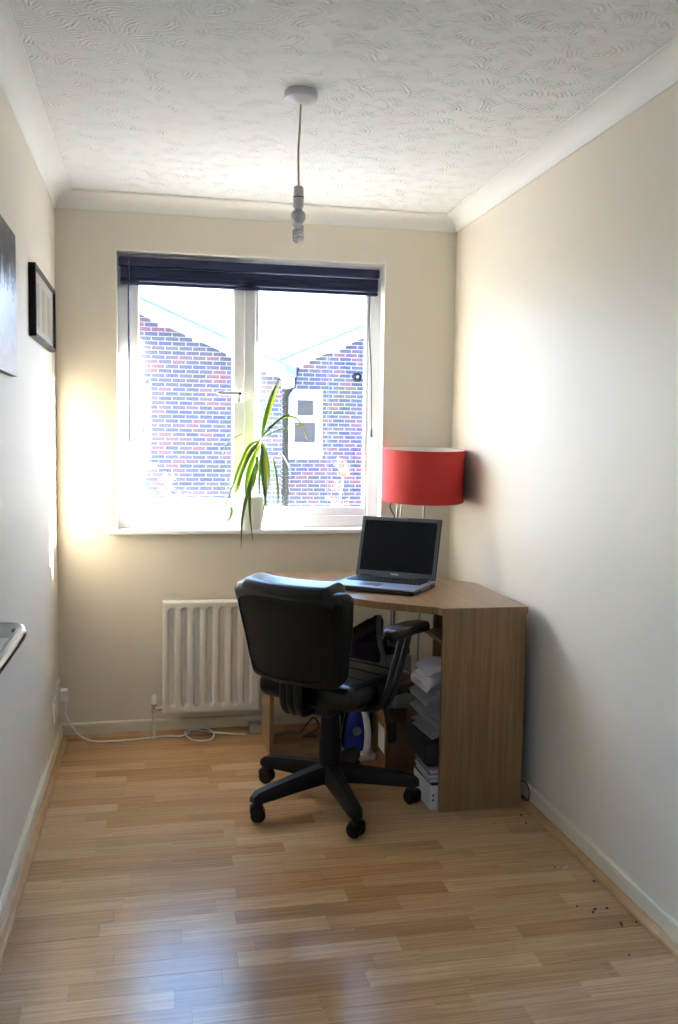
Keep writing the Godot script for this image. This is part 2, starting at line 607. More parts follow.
# ---------------------------------------------------------------- window
func build_window() -> void:
	var w := Node3D.new()
	w.name = "window_1"
	add_child(w)
	w.position = Vector3(0.846, 0.905, -0.1)
	w.set_meta("kind", "structure")
	tag(w, "white plastic window with an opening sash beside a fixed pane", "window")
	var za := -0.14
	var zb := -0.075
	var fr := MB.new()
	var x0 := 0.25
	var x1 := 1.442
	var y0 := 0.925
	var y1 := 2.13
	fr.span(Vector3(x0, y0, za), Vector3(0.302, y1, zb), 0.004)
	fr.span(Vector3(1.388, y0, za), Vector3(x1, y1, zb), 0.004)
	fr.span(Vector3(0.302, y1 - 0.055, za), Vector3(1.388, y1, zb), 0.004)
	fr.span(Vector3(0.302, y0, za), Vector3(1.388, y0 + 0.055, zb), 0.004)
	fr.span(Vector3(0.805, y0 + 0.055, za), Vector3(0.862, y1 - 0.055, zb), 0.004)
	obj("frame", fr, M.upvc, w)
	var rv := MB.new()   # white painted lining of the opening
	rv.span(Vector3(x0, y0, -0.075), Vector3(x0 + 0.004, y1, -0.0005))
	rv.span(Vector3(x1 - 0.004, y0, -0.075), Vector3(x1, y1, -0.0005))
	rv.span(Vector3(x0, y1 - 0.004, -0.075), Vector3(x1, y1, -0.0005))
	obj("reveal", rv, mat(rgb(244, 242, 236), 0.6), w)
	# opening sash, standing a little proud of the frame
	var sa := MB.new()
	var s0 := 0.296
	var s1 := 0.812
	var zs := -0.062
	sa.span(Vector3(s0, 0.972, za + 0.015), Vector3(0.346, 2.085, zs), 0.006)
	sa.span(Vector3(0.757, 0.972, za + 0.015), Vector3(s1, 2.085, zs), 0.006)
	sa.span(Vector3(0.346, 0.972, za + 0.015), Vector3(0.757, 1.055, zs), 0.006)
	sa.span(Vector3(0.346, 2.03, za + 0.015), Vector3(0.757, 2.085, zs), 0.006)
	var sash := obj("opening_sash", sa, M.upvc, w)
	obj("pane", MB.new().span(Vector3(0.34, 1.05, -0.1085), Vector3(0.762, 2.036, -0.1045)), M.glass, sash)
	obj("pane", MB.new().span(Vector3(0.871, 1.0, -0.1085), Vector3(1.38, 2.07, -0.1045)), M.glass, w)
	var gb := MB.new()   # glazing bead of the fixed pane
	gb.span(Vector3(0.862, 0.98, -0.125), Vector3(0.874, 2.075, -0.083), 0.003)
	gb.span(Vector3(1.374, 0.98, -0.125), Vector3(1.388, 2.075, -0.083), 0.003)
	gb.span(Vector3(0.874, 0.98, -0.125), Vector3(1.374, 1.016, -0.083), 0.003)
	gb.span(Vector3(0.874, 2.06, -0.125), Vector3(1.374, 2.075, -0.083), 0.003)
	obj("glazing_bead", gb, M.upvc, w)
	# lever handle on the sash, pointing at the hinge side, with a dark push button
	var hp := at(239, 394, 2, -0.055)
	var hl := obj("window_handle", MB.new().rbox(hp + Vector3(0.0, -0.006, 0.0), Vector3(0.022, 0.06, 0.014), 0.006, 3, 1).rbox(hp + Vector3(-0.045, 0.002, 0.022), Vector3(0.11, 0.016, 0.012), 0.0055, 3, 1).tube([hp, hp + Vector3(0, 0, 0.026)], 0.008, 10), mat(rgb(205, 208, 205), 0.4), sash)
	obj("push_button", MB.new().lathe([Vector2(0.0005, 0), Vector2(0.0075, 0), Vector2(0.007, 0.005), Vector2(0.0005, 0.006)], 14, hp + Vector3(0.004, 0.001, 0.028), Basis(Vector3(1, 0, 0), PI / 2)), M.black, hl)
	obj("keyhole", MB.new().lathe([Vector2(0.0005, 0), Vector2(0.004, 0), Vector2(0.0035, 0.003), Vector2(0.0005, 0.003)], 10, hp + Vector3(0.006, -0.027, 0.006), Basis(Vector3(1, 0, 0), PI / 2)), M.black, hl)
	obj("sill", MB.new().rbox(Vector3((0.212 + 1.46) / 2, 0.9145, 0.018), Vector3(1.46 - 0.212, 0.021, 0.036), 0.006, 3, 1).span(Vector3(x0, 0.905, -0.14), Vector3(x1, 0.925, 0.012)), mat(rgb(244, 244, 242), 0.3), w)

# ---------------------------------------------------------------- outside
func house(called: String, label: String, zf: float, gable: PackedVector2Array, seed_: int, skip: Array, view: Rect2, wall_box: Rect2) -> Node3D:
	# gable: eave, ridge, eave of the wall's top; bricks stand 8 mm proud of the mortar
	var o := thing(called, label, "house", Vector3(gable[1].x, -2.75, zf))
	var poly := PackedVector2Array([Vector2(gable[0].x, -2.75), Vector2(gable[2].x, -2.75), gable[2], gable[1], gable[0]])
	obj("mortar_wall", MB.new().prism(poly, zf - 6.0, zf), M.mortar, o, true, 0)
	var r := RandomNumberGenerator.new()
	r.seed = seed_
	var bm := MB.new().cbox(Vector3.ZERO, Vector3(0.213, 0.064, 0.03), 0.003).mesh(0)
	var near := []
	var rest := []
	var y := -0.6
	var n := 0
	while y < gable[1].y:
		var x := floorf(wall_box.position.x / 0.225) * 0.225 + (0.1125 if n % 2 else 0.0)
		while x < wall_box.end.x:
			var c := Vector2(x + 0.1125, y + 0.0375)
			x += 0.225
			var top := gable[0].lerp(gable[1], (c.x - gable[0].x) / (gable[1].x - gable[0].x)).y if c.x < gable[1].x else gable[1].lerp(gable[2], (c.x - gable[1].x) / (gable[2].x - gable[1].x)).y
			if c.y > top - 0.02: continue
			var lo := maxf(c.x - 0.1065, gable[0].x + 0.004)
			var hi := minf(c.x + 0.1065, gable[2].x - 0.004)
			for k in skip:
				var sk: Rect2 = k
				if c.y > sk.position.y - 0.04 and c.y < sk.end.y + 0.03:
					if c.x < sk.position.x + sk.size.x / 2: hi = minf(hi, sk.position.x - 0.01)
					else: lo = maxf(lo, sk.end.x + 0.01)
			if hi - lo < 0.03: continue
			var b3 := Vector3((lo + hi) / 2, c.y, (hi - lo) / 0.213)
			if view.has_point(c) and near.size() < 300: near.append(b3)
			else: rest.append(b3)
		y += 0.075
		n += 1
	for c in near:
		var b := MeshInstance3D.new()
		b.mesh = bm
		b.material_override = M.bricks[pick(r)]
		b.name = "brick"
		o.add_child(b, true)
		b.scale.x = c.z
		b.position = Vector3(c.x + r.randf_range(-0.002, 0.002), c.y, zf - 0.007 + r.randf_range(-0.002, 0.002)) - o.position
	var mb := MB.new()
	mb.tinted = true
	for c in rest:
		mb.tint = M.bricks[pick(r)].albedo_color.srgb_to_linear()
		mb.cbox(Vector3(c.x, c.y, zf - 0.007), Vector3(0.213 * c.z, 0.064, 0.03), 0.0)
	var st := obj("brickwork", mb, M.brick_tinted, o, true, 0)
	st.set_meta("kind", "stuff")
	return o

func pick(r: RandomNumberGenerator) -> int:
	return r.randi() % M.bricks.size()

func slope_board(o: Node3D, called: String, a: Vector2, b: Vector2, lo: float, hi: float, z0: float, z1: float, m: Material) -> MeshInstance3D:
	return obj(called, MB.new().prism(PackedVector2Array([a + Vector2(0, lo), b + Vector2(0, lo), b + Vector2(0, hi), a + Vector2(0, hi)]), z0, z1), m, o, true, 0)

func build_outside() -> void:
	M.mortar = tri(mat(rgb(176, 176, 182), 0.95), Vector3(1, 1, 1))
	M.bricks = []
	M.obscure = tri(dull(mat(rgb(120, 112, 112), 0.6)), Vector3(6, 6, 6))
	M.obscure.albedo_texture = grain_tex(256, 0.12, 0.2, 0.9, 17)
	for c in [rgb(64, 61, 75), rgb(72, 64, 74), rgb(57, 57, 74), rgb(84, 66, 74), rgb(104, 66, 70), rgb(67, 64, 82), rgb(90, 67, 74), rgb(60, 60, 78)]:
		M.bricks.append(dull(mat(c, 0.9)))
	M.brick_tinted = dull(mat(Color.WHITE, 0.9))
	M.brick_tinted.vertex_color_use_as_albedo = true
	M.tiles = mat(rgb(92, 98, 110), 0.8)
	var fascia := mat(rgb(235, 238, 242), 0.5)
	var pipe := mat(rgb(13, 15, 25), 0.9)
	pipe.metallic_specular = 0.0
	struct("ground", MB.new().span(Vector3(-30, -3.0, -45), Vector3(30, -2.75, -0.16)), tri(mat(rgb(124, 124, 123), 0.95), Vector3(1, 1, 1)), "pale paving below the window", "ground")
	# this house's own outer wall, down to the ground
	struct("wall_below", MB.new().span(Vector3(-0.15, -2.75, -0.16), Vector3(W + 0.15, -0.12, 0.0)), mat(rgb(120, 90, 84), 0.9), "outer wall under the window", "wall")
	# left gable
	var zl := -11.3
	var ga := PackedVector2Array([Vector2(-5.55, 2.34), Vector2(-1.5, 4.06), Vector2(2.52, 2.373)])
	var hl := house("brick_house", "brick gable house with its eave and downpipe at the window's mullion", zl, ga, 5, [Rect2(-0.75, 0.86, 1.07, 1.45)], Rect2(0.1, 0.1, 2.6, 3.4), Rect2(-2.2, -0.6, 4.75, 5))
	for sg in [[ga[1], Vector2(2.545, 2.365)], [Vector2(-5.72, 2.27), ga[1]]]:
		slope_board(hl, "bargeboard", sg[0], sg[1], -0.02, 0.2, zl - 0.03, zl + 0.14, fascia)
		slope_board(hl, "roof", sg[0], sg[1], 0.2, 0.26, zl - 6.2, zl + 0.17, M.tiles)
	obj("eave_box", MB.new().span(Vector3(2.50, 2.22, zl - 0.5), Vector3(2.71, 2.45, zl + 0.141), 0.005), fascia, hl)
	slope_board(hl, "eave_roof", Vector2(2.545, 2.365), Vector2(2.74, 2.283), 0.1, 0.26, zl - 0.5, zl + 0.17, M.tiles)
	house_window(hl, Rect2(-0.75, 0.86, 1.07, 1.45), zl, fascia, 0.06)
	# right gable, set a little further back
	var zr := -12.3
	var gb := PackedVector2Array([Vector2(2.56, 2.50), Vector2(6.7, 4.33), Vector2(10.8, 2.5)])
	var wr := Rect2(2.76, 1.04, 0.645, 1.15)
	var hr := house("brick_house", "brick gable house with a small two pane window and a round wall vent", zr, gb, 9, [wr], Rect2(2.6, 0.0, 1.75, 3.4), Rect2(2.5, -0.6, 3.4, 5))
	for sg in [[Vector2(2.56, 2.518), gb[1]], [gb[1], Vector2(10.9, 2.45)]]:
		slope_board(hr, "bargeboard", sg[0], sg[1], 0.0, 0.19, zr - 0.03, zr + 0.14, fascia)
		slope_board(hr, "roof", sg[0], sg[1], 0.19, 0.25, zr - 6.2, zr + 0.17, M.tiles)
	# small window with two panes of patterned glass
	var hw := obj("house_window", MB.new().span(Vector3(2.76, 1.15, zr - 0.02), Vector3(3.405, 2.19, zr + 0.02), 0.006), fascia, hr)
	obj("window_sill", MB.new().span(Vector3(2.74, 1.05, zr - 0.02), Vector3(3.425, 1.15, zr + 0.06), 0.008), fascia, hw)
	for f in [Rect2(2.9, 1.74, 0.37, 0.35), Rect2(2.85, 1.25, 0.46, 0.43)]:
		var fm := MB.new()
		fm.span(Vector3(f.position.x, f.position.y, zr + 0.02), Vector3(f.end.x, f.position.y + 0.035, zr + 0.04), 0.004)
		fm.span(Vector3(f.position.x, f.end.y - 0.035, zr + 0.02), Vector3(f.end.x, f.end.y, zr + 0.04), 0.004)
		fm.span(Vector3(f.position.x, f.position.y + 0.035, zr + 0.02), Vector3(f.position.x + 0.035, f.end.y - 0.035, zr + 0.04), 0.004)
		fm.span(Vector3(f.end.x - 0.035, f.position.y + 0.035, zr + 0.02), Vector3(f.end.x, f.end.y - 0.035, zr + 0.04), 0.004)
		obj("window_frame", fm, fascia, hw)
		obj("pane", MB.new().span(Vector3(f.position.x + 0.03, f.position.y + 0.03, zr + 0.015), Vector3(f.end.x - 0.03, f.end.y - 0.03, zr + 0.024)), M.obscure, hw)
	# round flue vent
	var vc := at(357, 377, 2, zr)
	var vt := obj("wall_vent", MB.new().lathe([Vector2(0.01, 0), Vector2(0.085, 0), Vector2(0.085, 0.05), Vector2(0.07, 0.06), Vector2(0.06, 0.04), Vector2(0.01, 0.04)], 20, vc, Basis(Vector3(1, 0, 0), PI / 2)), pipe, hr)
	obj("vent_core", MB.new().lathe([Vector2(0.002, 0), Vector2(0.032, 0), Vector2(0.026, 0.055), Vector2(0.002, 0.06)], 14, vc, Basis(Vector3(1, 0, 0), PI / 2)), mat(rgb(120, 128, 140), 0.5), vt)
	# expansion joint: a narrow sealant strip between two runs of bricks
	obj("expansion_joint", MB.new().span(Vector3(3.515, -0.6, zr - 0.01), Vector3(3.527, 2.87, zr + 0.0105)), mat(rgb(120, 118, 120), 0.9), hr)
	# gutter end, swan neck and downpipe in the corner of the two houses
	var zp := zr + 0.26
	var dp := thing("downpipe", "black downpipe with a swan neck between the two brick houses", "downpipe", at(286.2, 506, 2, zp) * Vector3(1, 0, 1) + Vector3(0, -2.75, 0))
	var top := at(294, 372, 2, zp)
	var bend := at(286.2, 397, 2, zp)
	obj("pipe", MB.new().tube([Vector3(bend.x, -2.75, zp), Vector3(bend.x, bend.y, zp), at(287, 394, 2, zp), at(292.5, 386, 2, zp), at(294, 382, 2, zp), top], 0.05, 12), pipe, dp)
	obj("hopper", MB.new().lathe([Vector2(0.05, -0.14), Vector2(0.06, -0.04), Vector2(0.095, 0.02), Vector2(0.095, 0.08), Vector2(0.01, 0.08)], 14, top), pipe, dp)
	for yy in [0.35, -1.2]: obj("bracket", MB.new().span(Vector3(bend.x - 0.075, yy, zr), Vector3(bend.x + 0.075, yy + 0.05, zp + 0.01), 0.004), pipe, dp)
	shrub("sapling", "bare twigged sapling with orange leaves below the small house window", Vector3(3.2, -2.75, -9.6), 3.75, 3)
	shrub("sapling", "sapling with pale yellow leaves below the sash pane", Vector3(0.55, -2.75, -8.6), 3.6, 4)

func house_window(o: Node3D, r: Rect2, z: float, m: Material, proud: float) -> void:
	var a := r.position
	var b := r.end
	var mb := MB.new()
	for s in [[a.x, a.y, a.x + 0.09, b.y], [b.x - 0.09, a.y, b.x, b.y], [a.x, a.y, b.x, a.y + 0.12], [a.x, b.y - 0.1, b.x, b.y], [(a.x + b.x) / 2 - 0.05, a.y, (a.x + b.x) / 2 + 0.05, b.y]]:
		mb.span(Vector3(s[0], s[1], z - 0.02), Vector3(s[2], s[3], z + 0.03), 0.005)
	var w := obj("house_window", mb, m, o)
	for s in [[a.x + 0.085, (a.x + b.x) / 2 - 0.045], [(a.x + b.x) / 2 + 0.045, b.x - 0.085]]:
		obj("pane", MB.new().span(Vector3(s[0], a.y + 0.1, z - 0.005), Vector3(s[1], b.y - 0.09, z + 0.012)), M.obscure, w)
	obj("window_sill", MB.new().span(Vector3(a.x - 0.05, a.y - 0.05, z - 0.02), Vector3(b.x + 0.1, a.y + 0.06, z + 0.09), 0.01), m, w)

func shrub(called: String, label: String, base: Vector3, tall: float, seed_: int) -> void:
	var r := RandomNumberGenerator.new()
	r.seed = seed_
	var o := thing(called, label, "tree", base)
	var stem := MB.new()
	var leaf := MB.new()
	leaf.tinted = true
	stem.tube(curve([Vector3.ZERO, Vector3(0.05, tall * 0.4, 0), Vector3(-0.03, tall * 0.75, 0.05), Vector3(0.08, tall, 0)], 4), 0.022, 6)
	for k in 16:
		var y := tall * r.randf_range(0.55, 0.98)
		var d := Vector3(r.randf_range(-1, 1), r.randf_range(0.5, 1.2), r.randf_range(-0.6, 0.6)).normalized()
		var l := r.randf_range(0.3, 0.6) * (1.3 - y / tall)
		var a := Vector3(0.02, y, 0.02)
		stem.tube([a, a + d * l * 0.6, a + d * l + Vector3(0, 0.03, 0)], [0.012, 0.008, 0.004], 5)
		for j in 9:
			var c := a + d * l * r.randf_range(0.35, 1.1) + Vector3(r.randf_range(-0.06, 0.06), r.randf_range(-0.05, 0.05), r.randf_range(-0.06, 0.06))
			var e := Basis.from_euler(Vector3(r.randf() * TAU, r.randf() * TAU, 0))
			leaf.tint = [rgb(214, 150, 80), rgb(226, 190, 110), rgb(200, 110, 70), rgb(190, 180, 90)][r.randi() % 4].srgb_to_linear()
			var s := r.randf_range(0.025, 0.045)
			leaf.t(c + e * Vector3(-s, 0, 0), c + e * Vector3(0, 0.01, -s * 0.55), c + e * Vector3(s, 0, 0))
			leaf.t(c + e * Vector3(-s, 0, 0), c + e * Vector3(s, 0, 0), c + e * Vector3(0, 0.01, s * 0.55))
	obj("stem", stem, mat(rgb(120, 100, 84), 0.9), o, false)
	var lm := mat(Color.WHITE, 0.8)
	lm.vertex_color_use_as_albedo = true
	lm.cull_mode = BaseMaterial3D.CULL_DISABLED
	var f := obj("foliage", leaf, lm, o, false, 0)
	f.set_meta("kind", "stuff")

# ---------------------------------------------------------------- desk
func build_desk() -> void:
	var o := thing("corner_desk", "oak veneer corner desk with a curved front and a clipped back corner", "desk", Vector3(1.4, 0, 0.5))
	var pts := PackedVector2Array([Vector2(0.88, 0.1), Vector2(1.40, 0.1), Vector2(1.728, 0.49), Vector2(1.728, 1.036), Vector2(1.405, 1.036), Vector2(1.398, 1.012), Vector2(1.312, 0.95), Vector2(1.22, 0.88), Vector2(1.134, 0.787), Vector2(1.06, 0.68), Vector2(0.99, 0.55), Vector2(0.935, 0.44), Vector2(0.88, 0.385)])
	var xf := Transform3D(Basis(Vector3(1, 0, 0), Vector3(0, 0, 1), Vector3(0, -1, 0)), Vector3.ZERO)   # plan (x, z), depth up
	var flip := Transform3D(Basis(Vector3(1, 0, 0), Vector3(0, 0, 1), Vector3(0, 1, 0)), Vector3.ZERO)
	var small := Geometry2D.offset_polygon(pts, -0.0015)[0]
	var mb := MB.new().prism(pts, 0.7175, 0.7405, flip)
	mb.prism(small, 0.716, 0.742, flip)
	obj("desktop", mb, M.desk, o, true, 20)
	obj("end_panel", MB.new().span(Vector3(1.412, 0.0, 1.014), Vector3(1.724, 0.716, 1.032), 0.001), M.desk, o)
	obj("inner_panel", MB.new().span(Vector3(1.478, 0.0, 0.70), Vector3(1.724, 0.716, 0.716), 0.001), M.desk, o)
	obj("back_panel", MB.new().span(Vector3(1.708, 0.0, 0.716), Vector3(1.724, 0.716, 1.014), 0.0), M.desk, o)
	obj("shelf", MB.new().span(Vector3(1.44, 0.588, 0.716), Vector3(1.708, 0.604, 1.014), 0.001), M.desk, o)
	obj("side_panel", MB.new().span(Vector3(0.88, 0.0, 0.105), Vector3(0.898, 0.716, 0.378), 0.001), M.desk, o)

# ---------------------------------------------------------------- chair
func build_chair() -> void:
	var turn := deg_to_rad(-47.0)
	var o := thing("office_chair", "black leather swivel chair with armrests on a five star base", "chair", Vector3(1.042, 0, 0.87), turn)
	# base: five tapered arms, each ending in a twin wheel castor
	var arm := MB.new()
	var rows := []
	for k in [[0.02, 0.116, 0.034, 0.032], [0.06, 0.114, 0.031, 0.03], [0.16, 0.104, 0.027, 0.026], [0.26, 0.092, 0.024, 0.022], [0.308, 0.086, 0.0225, 0.019], [0.328, 0.08, 0.015, 0.010]]:
		var row := []
		for c in [Vector2(-1, -1), Vector2(1, -1), Vector2(1, 0.4), Vector2(0.65, 1), Vector2(-0.65, 1), Vector2(-1, 0.4)]:
			row.append(Vector3(k[0], k[1] + c.y * k[3], c.x * k[2]))
		rows.append(row)
	arm.grid(rows, false, true)
	var e := rows.size() - 1
	for j in range(1, 5):
		arm.t(rows[0][0], rows[0][j], rows[0][j + 1])
		arm.t(rows[e][0], rows[e][j + 1], rows[e][j])
	arm.fix(0)
	var arm_mesh := arm.mesh(35)
	var cm := MB.new()
	var axis := Basis(Vector3(1, 0, 0), PI / 2)
	for s in [-1, 1]:
		cm.lathe([Vector2(0.004, -0.011), Vector2(0.021, -0.011), Vector2(0.0265, -0.006), Vector2(0.0265, 0.006), Vector2(0.021, 0.011), Vector2(0.004, 0.011)], 20, Vector3(0, 0.0265, s * 0.0145), axis)
	cm.rbox(Vector3(0.004, 0.042, 0), Vector3(0.05, 0.03, 0.05), 0.012, 3, 1)
	cm.tube([Vector3(-0.006, 0.045, 0), Vector3(-0.006, 0.082, 0)], 0.008, 8)
	var caster_mesh := cm.mesh(40)
	for k in 5:
		var a := deg_to_rad(84.0 + 72.0 * k)
		var lg := obj("leg", arm_mesh, M.black, o, false)
		lg.rotation.y = -a - turn
		var cs := obj("caster", caster_mesh, M.black, lg, false)
		cs.position = Vector3(0.305, 0, 0)
		cs.rotation.y = [0.7, -0.5, 0.3, 1.9, -1.0][k]
	obj("column", MB.new().lathe([Vector2(0.004, 0.085), Vector2(0.05, 0.085), Vector2(0.052, 0.125), Vector2(0.042, 0.14), Vector2(0.04, 0.24), Vector2(0.037, 0.243), Vector2(0.034, 0.34), Vector2(0.03, 0.345), Vector2(0.028, 0.40), Vector2(0.004, 0.40)], 24), M.black, o, false)
	obj("tilt_mechanism", MB.new().rbox(Vector3(0, 0.388, 0.02), Vector3(0.2, 0.04, 0.26), 0.01, 2, 1), M.black_matte, o, false)
	# seat: padded, with a rolled front edge and four seams across
	var seat_warp := func(v: Vector3) -> Vector3:
		var k := v
		var f := clampf(-v.z / 0.24, -1, 1)
		if v.y > 0: k.y += 0.012 * (1 - pow(v.x / 0.25, 2)) - 0.006 * absf(sin(v.z * 34.0)) * 0.0
		k.y -= 0.03 * pow(maxf(f, 0.0), 3)
		k.x *= 1.0 - 0.06 * maxf(-f, 0.0) - 0.16 * pow(maxf(f, 0.0), 2)
		return k
	var seat := obj("seat", MB.new().rbox(Vector3(0.006, 0.447, -0.035), Vector3(0.445, 0.088, 0.435), 0.04, 5, 8, Basis(), seat_warp), M.leather, o, false, 60)
	for z in [-0.10, 0.0, 0.1]:
		var path := []
		for i in 13:
			var x := lerpf(-0.205, 0.215, i / 12.0)
			path.append(Vector3(x, 0.4925 + 0.012 * (1 - pow(x / 0.25, 2)) - 0.03 * pow(maxf(-z / 0.24, 0.0), 3) - (0.012 if i == 0 or i == 12 else 0.002), z - 0.045))
		obj("seam", MB.new().tube(path, 0.0032, 6), M.leather, seat, false)
	# backrest: a padded shield, narrower at its foot, with piping round its rear panel and a roll along its top
	var bt := Basis(Vector3(1, 0, 0), deg_to_rad(-9.0) * -1.0)
	var bc := Vector3(0, 0.662, 0.24)
	var back_warp := func(v: Vector3) -> Vector3:
		var k := v
		k.x *= 1.0 + 0.13 * (v.y / 0.165) - 0.03
		k.z += -0.035 * pow(v.x / 0.215, 2) + 0.012 * pow(v.y / 0.165, 2)
		if v.z < 0: k.z -= 0.015 * (1 - pow(v.x / 0.215, 2)) * (1 - pow(v.y / 0.165, 2))
		return k
	var back := obj("backrest", MB.new().rbox(bc, Vector3(0.452, 0.34, 0.092), 0.04, 5, 8, bt, back_warp), M.leather, o, false, 60)
	var pip := []
	for i in 41:
		var a := TAU * i / 40
		var c := Vector2(signf(cos(a)) * pow(absf(cos(a)), 0.35) * 0.197, signf(sin(a)) * pow(absf(sin(a)), 0.35) * 0.142)
		var v: Vector3 = back_warp.call(Vector3(c.x, c.y, 0.046))
		pip.append(bc + bt * v)
	obj("piping", MB.new().tube(pip, 0.0034, 6), M.leather, back, false)
	var roll_warp := func(v: Vector3) -> Vector3: return v + Vector3(0, 0, -0.03 * pow(v.x / 0.2, 2))
	obj("top_roll", MB.new().rbox(bc + bt * Vector3(0, 0.162, -0.008), Vector3(0.385, 0.058, 0.115), 0.028, 5, 6, bt, roll_warp), M.leather, back, false, 60)
	# ribbed back stem, bent under the seat
	var bar := MB.new()
	for x in [-0.03, 0.0, 0.03]:
		bar.tube(curve([Vector3(x, 0.385, 0.1), Vector3(x, 0.385, 0.2), Vector3(x, 0.398, 0.222), Vector3(x, 0.43, 0.236), Vector3(x, 0.49, 0.238), Vector3(x, 0.56, 0.238)], 4), 0.018, 8, Vector2(0.95, 0.62))
	obj("back_stem", bar, M.black, o, false, 50)
	# armrests
	for s in [-1.0, 1.0]:
		var post := MB.new()
		for dz in [-0.025, 0.025]:
			post.tube(curve([Vector3(s * 0.08, 0.392, dz + 0.02), Vector3(s * 0.17, 0.392, dz + 0.018), Vector3(s * 0.225, 0.405, dz + 0.012), Vector3(s * 0.25, 0.45, dz - 0.005), Vector3(s * 0.258, 0.55, dz - 0.045), Vector3(s * 0.264, 0.655, dz - 0.085)], 5), 0.0125, 8, Vector2(0.95, 0.95))
		var ap := obj("armrest", post, M.black, o, false, 50)
		var pad_warp := func(v: Vector3) -> Vector3:
			var k := v
			k.x *= 1.0 - 0.42 * pow(absf(v.z) / 0.125, 3)
			k.y += -0.008 * pow(v.z / 0.125, 2)
			return k
		obj("arm_pad", MB.new().rbox(Vector3(s * 0.265, 0.668, -0.087), Vector3(0.086, 0.038, 0.25), 0.0185, 5, 6, Basis(), pad_warp), M.leather, ap, false, 60)
	# height lever: a bent rod with a flat paddle, under the seat on its right
	obj("height_lever", MB.new().tube(curve([Vector3(0.1, 0.385, -0.05), Vector3(0.2, 0.372, -0.055), Vector3(0.225, 0.345, -0.055), Vector3(0.228, 0.325, -0.055)], 4), 0.006, 8).rbox(Vector3(0.23, 0.292, -0.055), Vector3(0.02, 0.075, 0.048), 0.0095, 4, 2), M.black, o, false)

# ---------------------------------------------------------------- laptop
func build_laptop() -> void:
	var top := 0.742
	var o := thing("laptop", "open dark grey laptop with a black screen on the corner desk", "laptop", Vector3(1.381, top, 0.477), -deg_to_rad(36.0))
	# own axes: x along the hinge, z towards the user
	var wd := 0.352
	var dp := 0.262
	var deck := mat(rgb(150, 160, 180), 0.42, 0.75)
	var dark := mat(rgb(30, 32, 36), 0.4)
	var bez := mat(rgb(72, 80, 88), 0.35, 0.2)
	obj("base", MB.new().rbox(Vector3(0, 0.011, dp / 2), Vector3(wd, 0.018, dp), 0.006, 3, 2), dark, o, false)
	var dk := obj("deck", MB.new().rbox(Vector3(0, 0.0215, dp / 2), Vector3(wd - 0.001, 0.007, dp - 0.001), 0.0033, 3, 2), deck, o, false)
	obj("keyboard_well", MB.new().cbox(Vector3(0, 0.0252, 0.082), Vector3(0.316, 0.0012, 0.112), 0.0005), M.black_matte, dk, false)
	var keys := MB.new()
	for r in 6:
		var x := -0.156
		var n := 0
		while x < 0.15:
			var kw := 0.0188
			if r == 5 and n == 4: kw = 0.09
			elif n == 0 and r > 1: kw = 0.022 + 0.004 * r
			kw = minf(kw, 0.156 - x)
			if kw > 0.008: keys.cbox(Vector3(x + kw / 2, 0.0272, 0.034 + r * 0.0186), Vector3(kw - 0.0025, 0.003, 0.0162), 0.0009)
			x += kw
			n += 1
	var ks := obj("keyboard", keys, M.black, dk, false, 0)
	ks.set_meta("kind", "stuff")
	obj("touchpad", MB.new().cbox(Vector3(-0.02, 0.0253, 0.196), Vector3(0.082, 0.0012, 0.046), 0.0005), mat(rgb(70, 76, 88), 0.35, 0.3), dk, false)
	obj("touchpad_button", MB.new().cbox(Vector3(-0.02, 0.0255, 0.228), Vector3(0.082, 0.0018, 0.012), 0.0006), M.chrome, dk, false)
	var pt := MB.new()
	for k in 3: pt.cbox(Vector3(wd / 2 + 0.0002, 0.012, 0.09 + 0.035 * k), Vector3(0.001, 0.007, 0.02), 0.0)
	obj("port", pt, mat(rgb(150, 152, 156), 0.4, 0.6), dk, false)
	# lid, leaning back on its hinge
	var tilt := Basis(Vector3(1, 0, 0), -deg_to_rad(16.5))
	var hg := Vector3(0, 0.024, 0.004)
	var lid := obj("lid", MB.new().rbox(hg + tilt * Vector3(0, 0.129, -0.006), Vector3(wd, 0.254, 0.012), 0.0055, 3, 2, tilt), dark, o, false)
	var bz := MB.new()
	for s in [[-wd / 2 + 0.003, 0.003, -wd / 2 + 0.016, 0.254], [wd / 2 - 0.016, 0.003, wd / 2 - 0.003, 0.254], [-wd / 2 + 0.016, 0.003, wd / 2 - 0.016, 0.026], [-wd / 2 + 0.016, 0.239, wd / 2 - 0.016, 0.254]]:
		bz.cbox(hg + tilt * Vector3((s[0] + s[2]) / 2, (s[1] + s[3]) / 2, 0.0008), Vector3(s[2] - s[0], s[3] - s[1], 0.0026), 0.0008, tilt)
	obj("bezel", bz, bez, lid, false)
	obj("screen", MB.new().cbox(hg + tilt * Vector3(0, 0.1325, -0.0002), Vector3(wd - 0.03, 0.216, 0.0016), 0.0, tilt), dull(mat(rgb(26, 27, 31), 0.5)), lid, false)
	obj("camera_strip", MB.new().rbox(hg + tilt * Vector3(0, 0.2515, 0.002), Vector3(0.06, 0.006, 0.004), 0.0019, 2, 1, tilt), mat(rgb(120, 124, 130), 0.3, 0.6), lid, false)
	obj("hinge", MB.new().tube([Vector3(-0.15, 0.026, 0.002), Vector3(-0.1, 0.026, 0.002)], 0.0065, 10).tube([Vector3(0.1, 0.026, 0.002), Vector3(0.15, 0.026, 0.002)], 0.0065, 10), dark, o, false)
	var tm := TextMesh.new()
	tm.text = "TOSHIBA"
	var sf := SystemFont.new()
	sf.font_names = PackedStringArray(["Droid Sans"])
	sf.font_weight = 700
	tm.font = sf
	tm.font_size = 32
	tm.pixel_size = 0.00026
	tm.depth = 0.0006
	var lt := obj("lettering", tm, mat(rgb(225, 228, 232), 0.4), lid, false)
	lt.basis = tilt
	lt.position = hg + tilt * Vector3(0, 0.0145, 0.0024)

